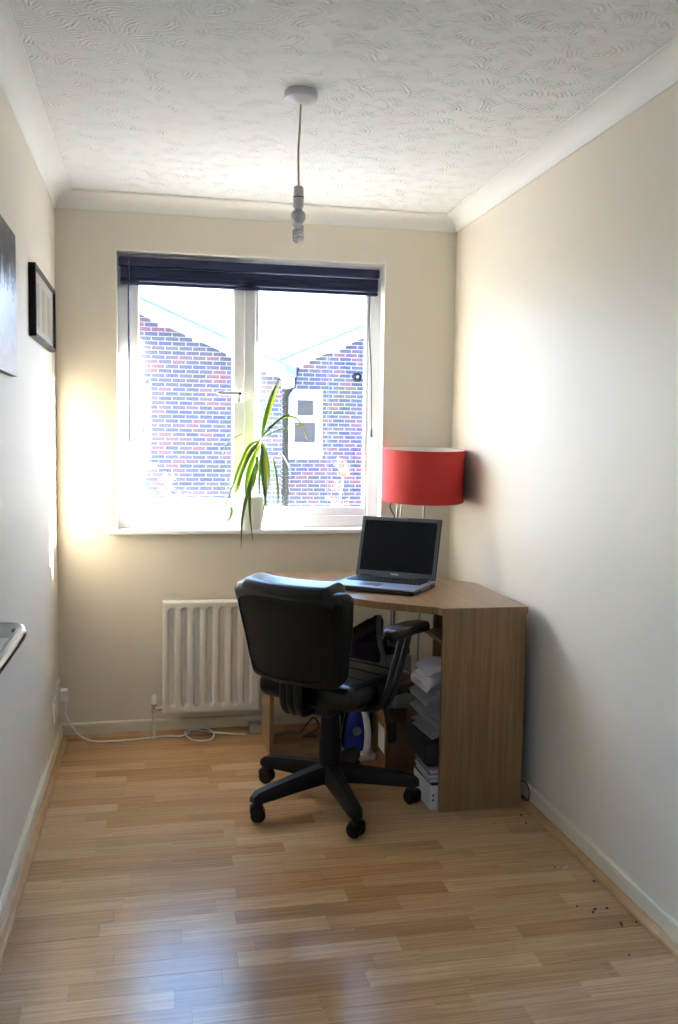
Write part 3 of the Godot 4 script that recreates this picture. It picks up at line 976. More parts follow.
# ---------------------------------------------------------------- floor lamp
func build_floor_lamp() -> void:
	var c := Vector3(1.578, 0, 0.196)
	var o := thing("floor_lamp", "red drum shade lamp on thin metal legs in the corner", "lamp", c)
	var red := tri(mat(rgb(188, 44, 40), 0.75), Vector3(14, 14, 14))
	red.heightmap_enabled = true
	red.heightmap_texture = grain_tex(128, 0.2, 0.3, 0.7, 14)
	red.heightmap_scale = 0.03
	red.backlight = rgb(120, 24, 20)
	var y0 := 1.066
	var y1 := 1.296
	var sh := MB.new()
	var rows := []
	for k in [Vector2(0.1815, y0), Vector2(0.182, y1), Vector2(0.1805, y1), Vector2(0.18, y0)]:
		var row := []
		for j in 64: row.append(Vector3(cos(TAU * j / 64) * k.x, k.y, sin(TAU * j / 64) * k.x))
		rows.append(row)
	sh.grid(rows, true, true)
	sh.fix(0)
	var shade := obj("shade", sh, red, o, false, 40)
	var lean := Basis(Vector3(1, 0, 0), deg_to_rad(3.2))   # the shade sits a little askew
	shade.transform = Transform3D(lean, Vector3(0, 1.17, 0.0) - lean * Vector3(0, 1.17, 0))
	var ln := MB.new()
	rows = []
	for k in [Vector2(0.1798, y0 + 0.002), Vector2(0.1803, y1 - 0.001), Vector2(0.1788, y1 - 0.001), Vector2(0.1784, y0 + 0.002)]:
		var row := []
		for j in 48: row.append(Vector3(cos(TAU * j / 48) * k.x, k.y, sin(TAU * j / 48) * k.x))
		rows.append(row)
	ln.grid(rows, true, true)
	ln.fix(0)
	obj("shade_lining", ln, mat(rgb(235, 228, 214), 0.8), shade, false)
	var ring := MB.new()
	for y in [y0 + 0.003, y1 - 0.003]:
		var pth := []
		for j in 41: pth.append(Vector3(cos(TAU * j / 40) * 0.1815, y, sin(TAU * j / 40) * 0.1815))
		ring.tube(pth, 0.0022, 6)
	obj("rim", ring, red, shade, false)
	var steel := mat(rgb(170, 168, 160), 0.35, 0.8)
	var hub := Vector3(0.0, 1.13, 0.0)
	var sp := MB.new()
	for k in 3: sp.tube([hub, hub + Vector3(cos(TAU * k / 3 + 0.5) * 0.179, 0.0, sin(TAU * k / 3 + 0.5) * 0.179)], 0.002, 6)
	obj("spider", sp, steel, o, false)
	obj("lamp_holder", MB.new().lathe([Vector2(0.002, 1.08), Vector2(0.02, 1.08), Vector2(0.022, 1.14), Vector2(0.016, 1.15), Vector2(0.002, 1.15)], 16), M.white, o, false)
	# three thin rods: they pass behind the clipped corner of the desk
	for k in [[Vector3(-0.118, 0.0, -0.128), Vector3(-0.085, 1.10, -0.1)], [Vector3(0.003, 0.0, -0.055), Vector3(0.016, 1.10, -0.02)], [Vector3(-0.095, 0.0, -0.158), Vector3(-0.06, 1.10, -0.12)]]:
		var lg := obj("leg", MB.new().tube([k[0] + Vector3(0, 0.004, 0), k[1]], 0.0048, 10), steel, o, false)
		obj("foot", MB.new().lathe([Vector2(0.001, 0.0), Vector2(0.009, 0.0), Vector2(0.008, 0.012), Vector2(0.001, 0.012)], 10, k[0]), M.black, lg, false)
	obj("crossbar", MB.new().tube([Vector3(-0.085, 1.10, -0.1), Vector3(0, 1.10, 0), Vector3(0.016, 1.10, -0.02)], 0.005, 8).tube([Vector3(-0.06, 1.10, -0.12), Vector3(0, 1.10, 0)], 0.005, 8), steel, o, false)
	var top := at(391, 503, 2, 0.16) - c
	var low := at(397.5, 525, 2, 0.13) - c
	obj("flex", MB.new().tube(curve([Vector3(0, 1.09, 0), top, low, Vector3(low.x + 0.012, 0.8, -0.13), Vector3(low.x + 0.012, 0.45, -0.14), Vector3(low.x + 0.03, 0.004, -0.14)], 5), 0.003, 6), M.black, o, false)

# ---------------------------------------------------------------- radiator
func build_radiator() -> void:
	var x0 := 0.444
	var x1 := 0.876
	var y0 := 0.115
	var y1 := 0.617
	var zf := 0.088
	var o := thing("radiator", "white fluted panel radiator under the window", "radiator", Vector3((x0 + x1) / 2, 0, 0.05))
	var m := mat(rgb(236, 231, 220), 0.4)
	# pressed front: upright grooves with round ends between plain lands
	var mb := MB.new()
	var pitch := 0.0552
	var nx := 96
	var ny := 60
	var rows := []
	var ys := []
	for j in ny + 1:
		var f := float(j) / ny
		ys.append(y0 + (y1 - y0) * (0.5 - 0.5 * cos(PI * f)))
	for j in ny + 1:
		var row := []
		for i in nx + 1:
			var x := lerpf(x0, x1, float(i) / nx)
			var y: float = ys[j]
			var k := roundf((x - 0.484) / pitch)
			var d := 0.0
			if k >= 0 and k <= 6:
				var cx := 0.484 + k * pitch
				var cy := clampf(y, 0.164, 0.57)
				var r := Vector2(x - cx, y - cy).length()
				d = 0.014 * (1.0 - smoothstep(0.011, 0.0195, r))
			var edge := minf(minf(x - x0, x1 - x), minf(y - y0, y1 - y))
			var z := zf - d - 0.006 * (1.0 - smoothstep(0.0, 0.008, edge))
			row.append(Vector3(x, y, z))
		rows.append(row)
	mb.grid(rows)
	# back and rim
	var ring := []
	for i in nx + 1: ring.append(rows[0][i])
	for j in range(1, ny + 1): ring.append(rows[j][nx])
	for i in range(nx - 1, -1, -1): ring.append(rows[ny][i])
	for j in range(ny - 1, 0, -1): ring.append(rows[j][0])
	for i in ring.size():
		var a: Vector3 = ring[i]
		var b: Vector3 = ring[(i + 1) % ring.size()]
		var a2 := Vector3(a.x, a.y, 0.06)
		var b2 := Vector3(b.x, b.y, 0.06)
		mb.q(b, a, a2, b2)
	mb.q(Vector3(x0, y0, 0.06), Vector3(x0, y1, 0.06), Vector3(x1, y1, 0.06), Vector3(x1, y0, 0.06))
	mb.fix(0)
	obj("panel", mb, m, o, true, 50)
	var fin := MB.new()
	fin.span(Vector3(x0 + 0.02, y0 + 0.03, 0.02), Vector3(x1 - 0.02, y1 - 0.03, 0.024))
	var x := x0 + 0.03
	while x < x1 - 0.03:
		fin.span(Vector3(x, y0 + 0.035, 0.024), Vector3(x + 0.002, y1 - 0.035, 0.06))
		x += 0.02
	obj("convector", fin, m, o, true, 0)
	obj("wall_bracket", MB.new().span(Vector3(x0 + 0.08, 0.2, 0.0), Vector3(x0 + 0.1, 0.5, 0.021)).span(Vector3(x1 - 0.1, 0.2, 0.0), Vector3(x1 - 0.08, 0.5, 0.021)), m, o, true, 0)
	# valve and tail pipe
	var vx := 0.407
	var vz := 0.06
	var cream := mat(rgb(232, 225, 205), 0.45)
	var vl := obj("valve", MB.new().lathe([Vector2(0.002, 0.118), Vector2(0.012, 0.118), Vector2(0.013, 0.13), Vector2(0.0105, 0.132), Vector2(0.0105, 0.146), Vector2(0.013, 0.148), Vector2(0.013, 0.158), Vector2(0.002, 0.158)], 12, Vector3(vx, 0, vz)).tube([Vector3(vx, 0.137, vz), Vector3(vx + 0.018, 0.137, vz)], 0.009, 10).tube([Vector3(vx + 0.018, 0.137, vz), Vector3(vx + 0.03, 0.137, vz)], 0.0125, 6).tube([Vector3(vx + 0.03, 0.137, vz), Vector3(x0 + 0.012, 0.137, vz + 0.008)], 0.008, 10), M.chrome, o, true, 30)
	vl.set_meta("label", "chrome lockshield valve")
	obj("valve_cap", MB.new().lathe([Vector2(0.002, 0.157), Vector2(0.0125, 0.157), Vector2(0.012, 0.188), Vector2(0.009, 0.196), Vector2(0.002, 0.198)], 14, Vector3(vx, 0, vz)), M.white, vl, true)
	obj("tail_pipe", MB.new().tube([Vector3(vx, 0.0, vz), Vector3(vx, 0.12, vz)], 0.0078, 12), cream, o, true)

# ---------------------------------------------------------------- blind
func build_blind() -> void:
	var x0 := 0.262
	var x1 := 1.42
	var z := -0.043
	var o := thing("venetian_blind", "dark navy venetian blind drawn up at the top of the window", "blind", Vector3((x0 + x1) / 2, 2.02, z))
	var navy := mat(rgb(20, 32, 72), 0.45)
	obj("headrail", MB.new().span(Vector3(x0, 2.068, z - 0.016), Vector3(x1, 2.106, z + 0.016), 0.003), navy, o)
	var sl := MB.new()
	var rows := []
	for i in 7:
		var a := -1.0 + i / 3.0
		rows.append([Vector3(x0 + 0.006, -0.0014 * a * a, a * 0.0125), Vector3(x1 - 0.006, -0.0014 * a * a, a * 0.0125)])
	for i in range(6, -1, -1):
		var a := -1.0 + i / 3.0
		rows.append([Vector3(x0 + 0.006, -0.0014 * a * a - 0.0019, a * 0.0125), Vector3(x1 - 0.006, -0.0014 * a * a - 0.0019, a * 0.0125)])
	sl.grid(rows, true)
	for e in 2:
		for i in 6:
			if e: sl.q(rows[i][1], rows[13 - i][1], rows[12 - i][1], rows[i + 1][1])
			else: sl.q(rows[i][0], rows[i + 1][0], rows[12 - i][0], rows[13 - i][0])
	sl.fix(0)
	var sm := sl.mesh(30)
	for k in 26:
		var s := obj("slat", sm, navy, o, false)
		s.position = Vector3(0, 2.064 - 0.0022 * k + rng.randf_range(-0.0004, 0.0004), z + rng.randf_range(-0.001, 0.001)) - o.position
	obj("bottom_rail", MB.new().rbox(Vector3((x0 + x1) / 2, 1.996, z), Vector3(x1 - x0 - 0.01, 0.014, 0.027), 0.005, 3, 1), navy, o)
	# tilt wand on one side, lift cord on the other
	obj("wand", MB.new().tube([Vector3(x0 + 0.042, 2.07, z + 0.024), Vector3(x0 + 0.042, 2.03, z + 0.026), Vector3(x0 + 0.042, 1.31, z + 0.026)], 0.0042, 8), mat(rgb(58, 66, 88), 0.25), o)
	obj("wand_hook", MB.new().tube([Vector3(x0 + 0.042, 2.09, z + 0.015), Vector3(x0 + 0.042, 2.086, z + 0.026), Vector3(x0 + 0.042, 2.06, z + 0.025)], 0.003, 6), M.chrome, o)
	obj("lift_cord", MB.new().tube(curve([Vector3(x1 - 0.05, 2.0, z + 0.028), Vector3(x1 - 0.052, 1.85, z + 0.03), Vector3(x1 - 0.038, 1.65, z + 0.03), Vector3(x1 - 0.03, 1.38, z + 0.03)], 5), 0.0016, 5).tube(curve([Vector3(x1 - 0.046, 2.0, z + 0.028), Vector3(x1 - 0.047, 1.85, z + 0.03), Vector3(x1 - 0.036, 1.65, z + 0.032), Vector3(x1 - 0.03, 1.38, z + 0.03)], 5), 0.0016, 5).lathe([Vector2(0.001, 1.345), Vector2(0.005, 1.345), Vector2(0.003, 1.385), Vector2(0.001, 1.385)], 10, Vector3(x1 - 0.03, 0, z + 0.03)), mat(rgb(74, 84, 92), 0.6), o)

# ---------------------------------------------------------------- plant
func build_plant() -> void:
	var c := Vector3(0.838, 0.925, -0.002)
	var o := thing("potted_plant", "drooping green and yellow striped plant in a white pot on the sill", "plant", c)
	var pm := MB.new()
	var rows := []
	for k in [[0.002, 0.0], [0.046, 0.0], [0.05, 0.006], [0.0605, 0.14], [0.0615, 0.146], [0.058, 0.147], [0.055, 0.125], [0.002, 0.122]]:
		var row := []
		for j in 32:
			var a := TAU * j / 32
			var q := Vector2(signf(cos(a)) * pow(absf(cos(a)), 0.62), signf(sin(a)) * pow(absf(sin(a)), 0.62))   # rounded square
			row.append(Vector3(q.x * k[0], k[1], q.y * k[0] * 0.86))
		rows.append(row)
	pm.grid(rows, false, true)
	pm.fix(0)
	obj("pot", pm, mat(rgb(240, 238, 232), 0.35), o, false, 40)
	obj("soil", MB.new().lathe([Vector2(0.002, 0.121), Vector2(0.05, 0.121), Vector2(0.046, 0.128), Vector2(0.002, 0.13)], 20), mat(rgb(60, 46, 36), 0.95), o, false)
	var cr := at(260, 440, 2, -0.01)
	obj("stem", MB.new().tube(curve([c + Vector3(-0.02, 0.12, 0), c + Vector3(-0.02, 0.2, 0.0), c + Vector3(0.0, 0.3, -0.005), cr], 4), [0.007, 0.007, 0.007, 0.007, 0.007, 0.006, 0.006, 0.006, 0.006, 0.006, 0.006, 0.005, 0.005], 8), mat(rgb(120, 104, 70), 0.9), o)
	var green := [leaf_mat(rgb(108, 150, 56)), leaf_mat(rgb(136, 174, 58)), leaf_mat(rgb(196, 206, 70)), leaf_mat(rgb(84, 124, 62)), leaf_mat(rgb(150, 170, 120))]
	# each: widest half width, tone, then points (photo x, photo y, distance of the leaf from the wall face)
	var leaves := [
		[0.011, 1, [262, 434, -0.01], [266, 415, -0.012], [272, 395, -0.015], [279.5, 378, -0.02]],
		[0.007, 2, [262, 434, -0.015], [269, 412, -0.02], [275, 395, -0.025], [281, 380, -0.03]],
		[0.006, 0, [262, 436, 0.0], [273, 425, 0.01], [284, 416.5, 0.02], [292, 414, 0.025]],
		[0.0065, 2, [272, 426, -0.01], [285, 416.5, 0.0], [299, 421, 0.01], [307, 440, 0.02]],
		[0.004, 4, [262, 438, -0.02], [277, 430.5, -0.02], [290, 427, -0.015], [301, 423, -0.01]],
		[0.007, 1, [259, 440, 0.01], [247, 449, 0.03], [234, 482, 0.045], [225, 507, 0.05]],
		[0.008, 0, [259, 441, 0.015], [249, 456, 0.04], [240, 478, 0.055], [236, 494, 0.06]],
		[0.007, 2, [258, 442, 0.0], [246, 460, 0.02], [238, 480, 0.035], [234, 498, 0.04]],
		[0.009, 1, [257, 456, 0.02], [256, 470, 0.05], [254, 482, 0.066], [252.5, 494, 0.068]],
		[0.009, 1, [261, 442, 0.01], [264, 466, 0.04], [266, 490, 0.068], [262, 520, 0.072]],
		[0.009, 2, [262, 442, 0.0], [266, 460, 0.03], [267, 475, 0.062], [266, 490, 0.066]],
		[0.006, 0, [273, 459, -0.03], [277, 480, -0.025], [278, 495, -0.02], [277, 514, -0.02]],
		[0.008, 3, [256, 462, 0.03], [250, 490, 0.07], [250, 515, 0.075], [253, 542, 0.06]],
		[0.008, 3, [254, 468, 0.035], [247, 495, 0.075], [242, 520, 0.078], [241, 550, 0.06]],
		[0.005, 0, [231, 507, -0.02], [231.5, 512, -0.01], [230, 518, 0.0], [227, 521, 0.004]],
		[0.003, 4, [242, 434, -0.02], [231, 440, -0.03], [224, 449, -0.035], [222, 459, -0.035]],
		[0.003, 4, [280, 451, -0.03], [286, 460, -0.03], [290, 470, -0.03], [290, 478, -0.03]],
		[0.008, 1, [256, 450, 0.0], [249, 468, 0.02], [246, 482, 0.04], [245, 494, 0.062]],
		[0.0055, 0, [259, 447, -0.02], [252, 462, -0.03], [247, 476, -0.03], [246, 488, -0.02]],
		[0.007, 2, [260, 445, -0.01], [253, 462, 0.0], [249, 478, 0.01], [247, 493, 0.02]],
		[0.0075, 1, [262, 447, 0.0], [260, 466, 0.02], [259, 482, 0.035], [259, 497, 0.064]],
		[0.007, 0, [258, 443, 0.02], [250, 452, 0.04], [243, 470, 0.06], [238, 492, 0.066]],
		[0.006, 2, [256, 447, -0.02], [244, 458, -0.02], [237, 470, -0.01], [232, 488, 0.0]],
		[0.007, 1, [263, 444, -0.01], [267, 458, 0.0], [269, 474, 0.01], [268, 492, 0.02]],
		[0.007, 3, [262, 446, 0.02], [262, 470, 0.055], [265, 498, 0.075], [269, 520, 0.078]],
	]
	for l in leaves:
		var pts := []
		for k in range(2, l.size()): pts.append(at(l[k][0], l[k][1], 2, l[k][2]))
		obj("leaf", leaf_strip(curve(pts, 5), l[0]), green[l[1]], o, true, 60)

func leaf_mat(c: Color) -> StandardMaterial3D:
	var m := mat(c, 0.45)
	m.backlight = Color(minf(c.r * 1.7, 1), minf(c.g * 1.6, 1), c.b)
	m.cull_mode = BaseMaterial3D.CULL_DISABLED
	return m

func leaf_strip(path: Array, half: float) -> MB:
	var mb := MB.new()
	var rows := []
	var under := []
	for i in path.size():
		var f := float(i) / (path.size() - 1)
		var d: Vector3 = (path[mini(i + 1, path.size() - 1)] - path[maxi(i - 1, 0)]).normalized()
		var side := d.cross(Vector3(0.25, 0.35, 1)).normalized()
		var nrm := side.cross(d).normalized()
		var w := half * (0.5 + 0.5 * smoothstep(0.0, 0.3, f)) * (1.0 - pow(f, 2.2)) + 0.0004
		var row := []
		var lo := []
		for k in [-1.0, -0.5, 0.0, 0.5, 1.0]:
			var v: Vector3 = path[i] + side * k * w + nrm * absf(k) * w * 0.35
			row.append(v)
			lo.append(v - nrm * 0.0006)
		lo.reverse()
		rows.append(row + lo)
	mb.grid(rows, false, true)
	mb.fix(0)
	return mb

# ---------------------------------------------------------------- ceiling pendant
func build_pendant() -> void:
	var c := Vector3(0.839, H, 1.317)
	var o := thing("pendant_light", "white ceiling rose with a hanging flex and lamp holder", "light", c)
	var wh := mat(rgb(226, 222, 226), 0.35)
	obj("ceiling_rose", MB.new().lathe([Vector2(0.002, 0), Vector2(0.047, 0), Vector2(0.049, -0.004), Vector2(0.049, -0.02), Vector2(0.047, -0.023), Vector2(0.03, -0.027), Vector2(0.02, -0.034), Vector2(0.008, -0.036), Vector2(0.002, -0.036)], 32), wh, o, false, 50)
	obj("flex", MB.new().tube(curve([Vector3(0, -0.034, 0), Vector3(-0.002, -0.09, 0), Vector3(-0.006, -0.17, 0), Vector3(-0.005, -0.24, 0), Vector3(-0.004, -0.275, 0)], 5), 0.003, 8), mat(rgb(205, 192, 160), 0.5), o, false)
	var hx := Vector3(-0.004, 0, 0)
	var lh := obj("lamp_holder", MB.new().lathe([Vector2(0.002, -0.272), Vector2(0.011, -0.272), Vector2(0.0145, -0.276), Vector2(0.0155, -0.302), Vector2(0.0145, -0.303), Vector2(0.0145, -0.305), Vector2(0.0158, -0.306), Vector2(0.0158, -0.333), Vector2(0.013, -0.336), Vector2(0.002, -0.336)], 24, hx), wh, o, false, 50)
	obj("collar", MB.new().lathe([Vector2(0.012, -0.3025), Vector2(0.0157, -0.3025), Vector2(0.0157, -0.3055), Vector2(0.012, -0.3055)], 24, hx), mat(rgb(70, 70, 72), 0.5), lh, false)
	var b := thing("light_bulb", "unlit white spiral bulb in the hanging lamp holder", "light bulb", c + Vector3(-0.004, -0.336, 0))
	obj("ballast", MB.new().lathe([Vector2(0.002, 0), Vector2(0.012, 0), Vector2(0.012, -0.006), Vector2(0.019, -0.011), Vector2(0.0215, -0.018), Vector2(0.0215, -0.028), Vector2(0.017, -0.038), Vector2(0.011, -0.042), Vector2(0.002, -0.042)], 24), mat(rgb(205, 204, 206), 0.4), b, false, 50)
	var sp := MB.new()
	for s in 2:
		var path := []
		for i in 49:
			var f := i / 48.0
			var a := f * TAU * 2.6 + PI * s
			var r := 0.0125 * smoothstep(0.0, 0.08, f) * (1.0 - 0.85 * smoothstep(0.93, 1.0, f)) + 0.001
			path.append(Vector3(cos(a) * r, -0.042 - 0.056 * f, sin(a) * r))
		sp.tube(path, 0.0046, 8)
	obj("spiral_tube", sp, mat(rgb(238, 238, 236), 0.25), b, false, 60)

# ---------------------------------------------------------------- pictures
func build_pictures() -> void:
	var o := thing("picture_frame", "black box frame with three small prints on a white mount", "picture", Vector3(0.0, 1.664, 0.52))
	var z0 := 0.215
	var z1 := 0.82
	var y0 := 1.664
	var y1 := 1.908
	var t := 0.024
	var fm := MB.new()
	for s in [[z0, y0, z1, y0 + 0.012], [z0, y1 - 0.012, z1, y1], [z0, y0 + 0.012, z0 + 0.012, y1 - 0.012], [z1 - 0.012, y0 + 0.012, z1, y1 - 0.012]]:
		fm.span(Vector3(0, s[1], s[0]), Vector3(t, s[3], s[2]), 0.0008)
	obj("frame", fm, M.black, o)
	var mt := obj("mount", MB.new().span(Vector3(0, y0 + 0.01, z0 + 0.01), Vector3(0.013, y1 - 0.01, z1 - 0.01)), mat(rgb(232, 232, 230), 0.8), o)
	var tone := [rgb(130, 132, 134), rgb(150, 138, 130), rgb(128, 132, 136)]
	for k in 3:
		var zc: float = [0.68, 0.515, 0.35][k]
		var pm := tri(mat(tone[k], 0.6), Vector3(5, 5, 5))
		pm.albedo_texture = grain_tex(128, 0.03 + 0.01 * k, 0.45, 1.0, 60 + k)
		obj("print", MB.new().span(Vector3(0.013, y0 + 0.045, zc - 0.052), Vector3(0.0137, y1 - 0.045, zc + 0.052)), pm, mt)
	obj("glass", MB.new().span(Vector3(0.0175, y0 + 0.011, z0 + 0.011), Vector3(0.019, y1 - 0.011, z1 - 0.011)), M.glass, o)
	# canvas: a treetop print, dark above, with window glare painted pale below
	var c := thing("canvas_print", "frameless photo print with dark treetops over painted pale window glare", "picture", Vector3(0, 1.50, 1.55))
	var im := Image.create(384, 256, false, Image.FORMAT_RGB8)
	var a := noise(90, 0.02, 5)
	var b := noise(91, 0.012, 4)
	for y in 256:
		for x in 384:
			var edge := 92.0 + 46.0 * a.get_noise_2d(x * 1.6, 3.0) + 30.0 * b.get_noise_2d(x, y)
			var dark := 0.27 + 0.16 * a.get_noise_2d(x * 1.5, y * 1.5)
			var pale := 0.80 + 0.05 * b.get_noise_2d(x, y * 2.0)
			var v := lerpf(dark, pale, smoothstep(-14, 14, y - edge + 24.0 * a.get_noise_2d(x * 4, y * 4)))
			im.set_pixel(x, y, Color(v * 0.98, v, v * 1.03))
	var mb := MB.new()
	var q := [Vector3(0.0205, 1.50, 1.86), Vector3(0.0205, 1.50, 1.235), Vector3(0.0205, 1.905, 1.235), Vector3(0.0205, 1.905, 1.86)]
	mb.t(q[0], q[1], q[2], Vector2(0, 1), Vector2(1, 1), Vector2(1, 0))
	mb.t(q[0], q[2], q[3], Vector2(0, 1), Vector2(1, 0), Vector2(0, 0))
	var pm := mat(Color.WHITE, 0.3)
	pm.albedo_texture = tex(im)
	obj("board", MB.new().span(Vector3(0, 1.50, 1.235), Vector3(0.02, 1.905, 1.86), 0.001), mat(rgb(120, 104, 84), 0.7), c)
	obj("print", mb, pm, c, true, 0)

# ---------------------------------------------------------------- clutter under the desk
func build_under_desk() -> void:
	var white := mat(rgb(222, 222, 224), 0.6)
	# steam iron standing on its heel
	var ir := thing("steam_iron", "blue and white steam iron standing on its heel under the desk", "iron", Vector3(1.247, 0, 0.435), 0.15)
	var blue := mat(rgb(28, 52, 150), 0.3)
	var out := []
	for k in [[0.0, 0.058], [0.05, 0.06], [0.12, 0.05], [0.19, 0.03], [0.235, 0.012], [0.25, 0.003]]: out.append(k)
	var body := MB.new()
	var rows := []
	for k in out:
		var row := []
		for j in 20:
			var an := TAU * j / 20
			row.append(Vector3(cos(an) * k[1], 0.03 + k[0], -0.012 + sin(an) * (0.035 - 0.09 * k[0])))
		rows.append(row)
	body.grid(rows, false, true)
	for j in range(1, 19):
		body.t(rows[0][0], rows[0][j], rows[0][j + 1])
		body.t(rows[5][0], rows[5][j + 1], rows[5][j])
	body.fix(0)
	obj("body", body, blue, ir, false, 50)
	obj("soleplate", MB.new().prism(PackedVector2Array([Vector2(-0.058, 0.03), Vector2(0.058, 0.03), Vector2(0.06, 0.09), Vector2(0.045, 0.18), Vector2(0.015, 0.27), Vector2(0, 0.285), Vector2(-0.015, 0.27), Vector2(-0.045, 0.18), Vector2(-0.06, 0.09)]), -0.05, -0.04), M.chrome, ir, false, 20)
	obj("handle", MB.new().tube(curve([Vector3(0, 0.25, 0.005), Vector3(0.002, 0.23, 0.05), Vector3(0.012, 0.16, 0.07), Vector3(0.016, 0.09, 0.066), Vector3(0.016, 0.04, 0.05), Vector3(0.014, 0.02, 0.02)], 5), 0.014, 12), mat(rgb(205, 208, 214), 0.35), ir, false)
	obj("heel", MB.new().rbox(Vector3(0.0, 0.017, 0.005), Vector3(0.12, 0.034, 0.11), 0.012, 3, 1), white, ir, false)
	obj("dial", MB.new().lathe([Vector2(0.001, 0), Vector2(0.019, 0), Vector2(0.017, 0.008), Vector2(0.001, 0.01)], 20, Vector3(-0.012, 0.12, 0.016), Basis(Vector3(1, 0, 0), PI / 2)), mat(rgb(150, 160, 185), 0.4), ir, false)
	obj("spray_button", MB.new().rbox(Vector3(0.012, 0.2, 0.067), Vector3(0.018, 0.026, 0.016), 0.006, 3, 1), mat(rgb(70, 140, 215), 0.3), ir, false)
	tag(obj("carton", MB.new().span(Vector3(1.14, 0.0, 0.3), Vector3(1.165, 0.19, 0.46), 0.001), white), "narrow white carton standing behind the blue iron", "box")
	# open cardboard box with one flap folded up
	var cb := thing("cardboard_box", "brown cardboard box behind the chair's right castor", "box", Vector3(1.392, 0, 0.52))
	var card := tri(mat(rgb(124, 96, 68), 0.9), Vector3(3, 3, 3))
	card.albedo_texture = wood_tex(128, Vector2(0.6, 0.06), rgb(225, 215, 205), rgb(255, 255, 255), 71)
	var hw := MB.new()
	hw.span(Vector3(1.318, 0.0, 0.62 - 0.004), Vector3(1.466, 0.2, 0.62))
	hw.span(Vector3(1.318, 0.0, 0.42), Vector3(1.466, 0.2, 0.424))
	hw.span(Vector3(1.318, 0.0, 0.424), Vector3(1.322, 0.2, 0.616))
	hw.span(Vector3(1.462, 0.0, 0.424), Vector3(1.466, 0.2, 0.616))
	hw.span(Vector3(1.322, 0.0, 0.424), Vector3(1.462, 0.004, 0.616))
	obj("walls", hw, card, cb, true, 0)
	obj("flap", MB.new().box(Vector3(1.31, 0.245, 0.52), Vector3(0.003, 0.1, 0.188), Basis(Vector3(0, 0, 1), 0.18)), card, cb)
	obj("address_label", MB.new().span(Vector3(1.3172, 0.07, 0.50), Vector3(1.318, 0.17, 0.60)), white, cb)
	# waste basket
	var wb := thing("waste_basket", "pale grey plastic waste basket behind the cardboard box", "bin", Vector3(1.475, 0, 0.305))
	var bm := MB.new()
	bm.rbox(Vector3(0, 0.115, 0), Vector3(0.125, 0.23, 0.13), 0.02, 3, 1, Basis(), func(v: Vector3) -> Vector3: return Vector3(v.x * (1.0 + v.y * 0.55), v.y, v.z * (1.0 + v.y * 0.55)))
	var gm := mat(rgb(176, 178, 176), 0.5)
	obj("tub", bm, gm, wb, false)
	var rm := MB.new()
	for s in [[-0.074, -0.076, -0.066, 0.076], [0.066, -0.076, 0.074, 0.076], [-0.066, -0.076, 0.066, -0.068], [-0.066, 0.068, 0.066, 0.076]]:
		rm.span(Vector3(s[0], 0.222, s[1]), Vector3(s[2], 0.25, s[3]), 0.003)
	obj("rim", rm, gm, wb, false)
	tag(obj("crumpled_bag", MB.new().rbox(Vector3(1.475, 0.276, 0.305), Vector3(0.11, 0.05, 0.11), 0.024, 4, 4, Basis(), func(v: Vector3) -> Vector3: return v + Vector3(0, 0.018 * sin(v.x * 90) * cos(v.z * 70), 0.006 * sin(v.y * 200)))  , mat(rgb(34, 34, 36), 0.5)), "black crumpled plastic liner in the waste basket", "bag")
	# grey carton behind it, and a power strip with a knot of leads on top
	tag(obj("grey_carton", MB.new().span(Vector3(1.395, 0.0, 0.112), Vector3(1.54, 0.37, 0.205), 0.002), mat(rgb(150, 146, 148), 0.8)), "grey upright carton against the wall behind the waste basket", "box")
	var ps := thing("power_strip", "black power strip lying on the grey carton", "power strip", Vector3(1.465, 0.37, 0.158))
	obj("housing", MB.new().rbox(Vector3(0, 0.017, 0), Vector3(0.15, 0.034, 0.05), 0.008, 3, 1), M.black, ps, false)
	for k in 3: obj("plug", MB.new().rbox(Vector3(-0.045 + 0.045 * k, 0.05, 0), Vector3(0.034, 0.034, 0.04), 0.006, 3, 1), M.black_matte if k != 1 else mat(rgb(120, 122, 120), 0.5), ps, false)
	obj("lead", MB.new().tube(curve([Vector3(0.045, 0.066, 0), Vector3(0.06, 0.09, 0.02), Vector3(0.02, 0.07, 0.05), Vector3(-0.06, 0.06, 0.03), Vector3(-0.07, 0.03, 0.01), Vector3(-0.072, 0.012, 0.0)], 5), 0.0035, 6), M.black_matte, ps, false)
	# rucksack slumped against the wall
	var bg := thing("rucksack", "black and purple rucksack with a grey strap slumped under the desk", "bag", Vector3(1.29, 0, 0.25))
	var lump := func(v: Vector3) -> Vector3:
		var k := v
		k.x *= 1.0 - 0.28 * (v.y / 0.28 * 0.5 + 0.5)
		k.x += 0.045 * (v.y / 0.28)
		k.z += 0.012 * sin(v.y * 22.0) + 0.008 * sin(v.x * 40.0)
		k.y += (0.05 * v.x / 0.09 if v.y > 0.1 else 0.0)
		return k
	obj("sack", MB.new().rbox(Vector3(0, 0.265, -0.01), Vector3(0.18, 0.53, 0.16), 0.05, 4, 8, Basis(), lump), mat(rgb(26, 24, 28), 0.8), bg, false, 60)
	obj("pocket", MB.new().rbox(Vector3(0.005, 0.38, 0.075), Vector3(0.1, 0.17, 0.03), 0.014, 3, 3), mat(rgb(48, 22, 52), 0.8), bg, false, 60)
	obj("strap", MB.new().tube(curve([Vector3(0.075, 0.575, 0.05), Vector3(0.062, 0.54, 0.085), Vector3(0.066, 0.47, 0.097), Vector3(0.088, 0.38, 0.1), Vector3(0.09, 0.3, 0.092)], 5), 0.011, 8, Vector2(1.0, 0.25)), mat(rgb(110, 108, 106), 0.8), bg, false)
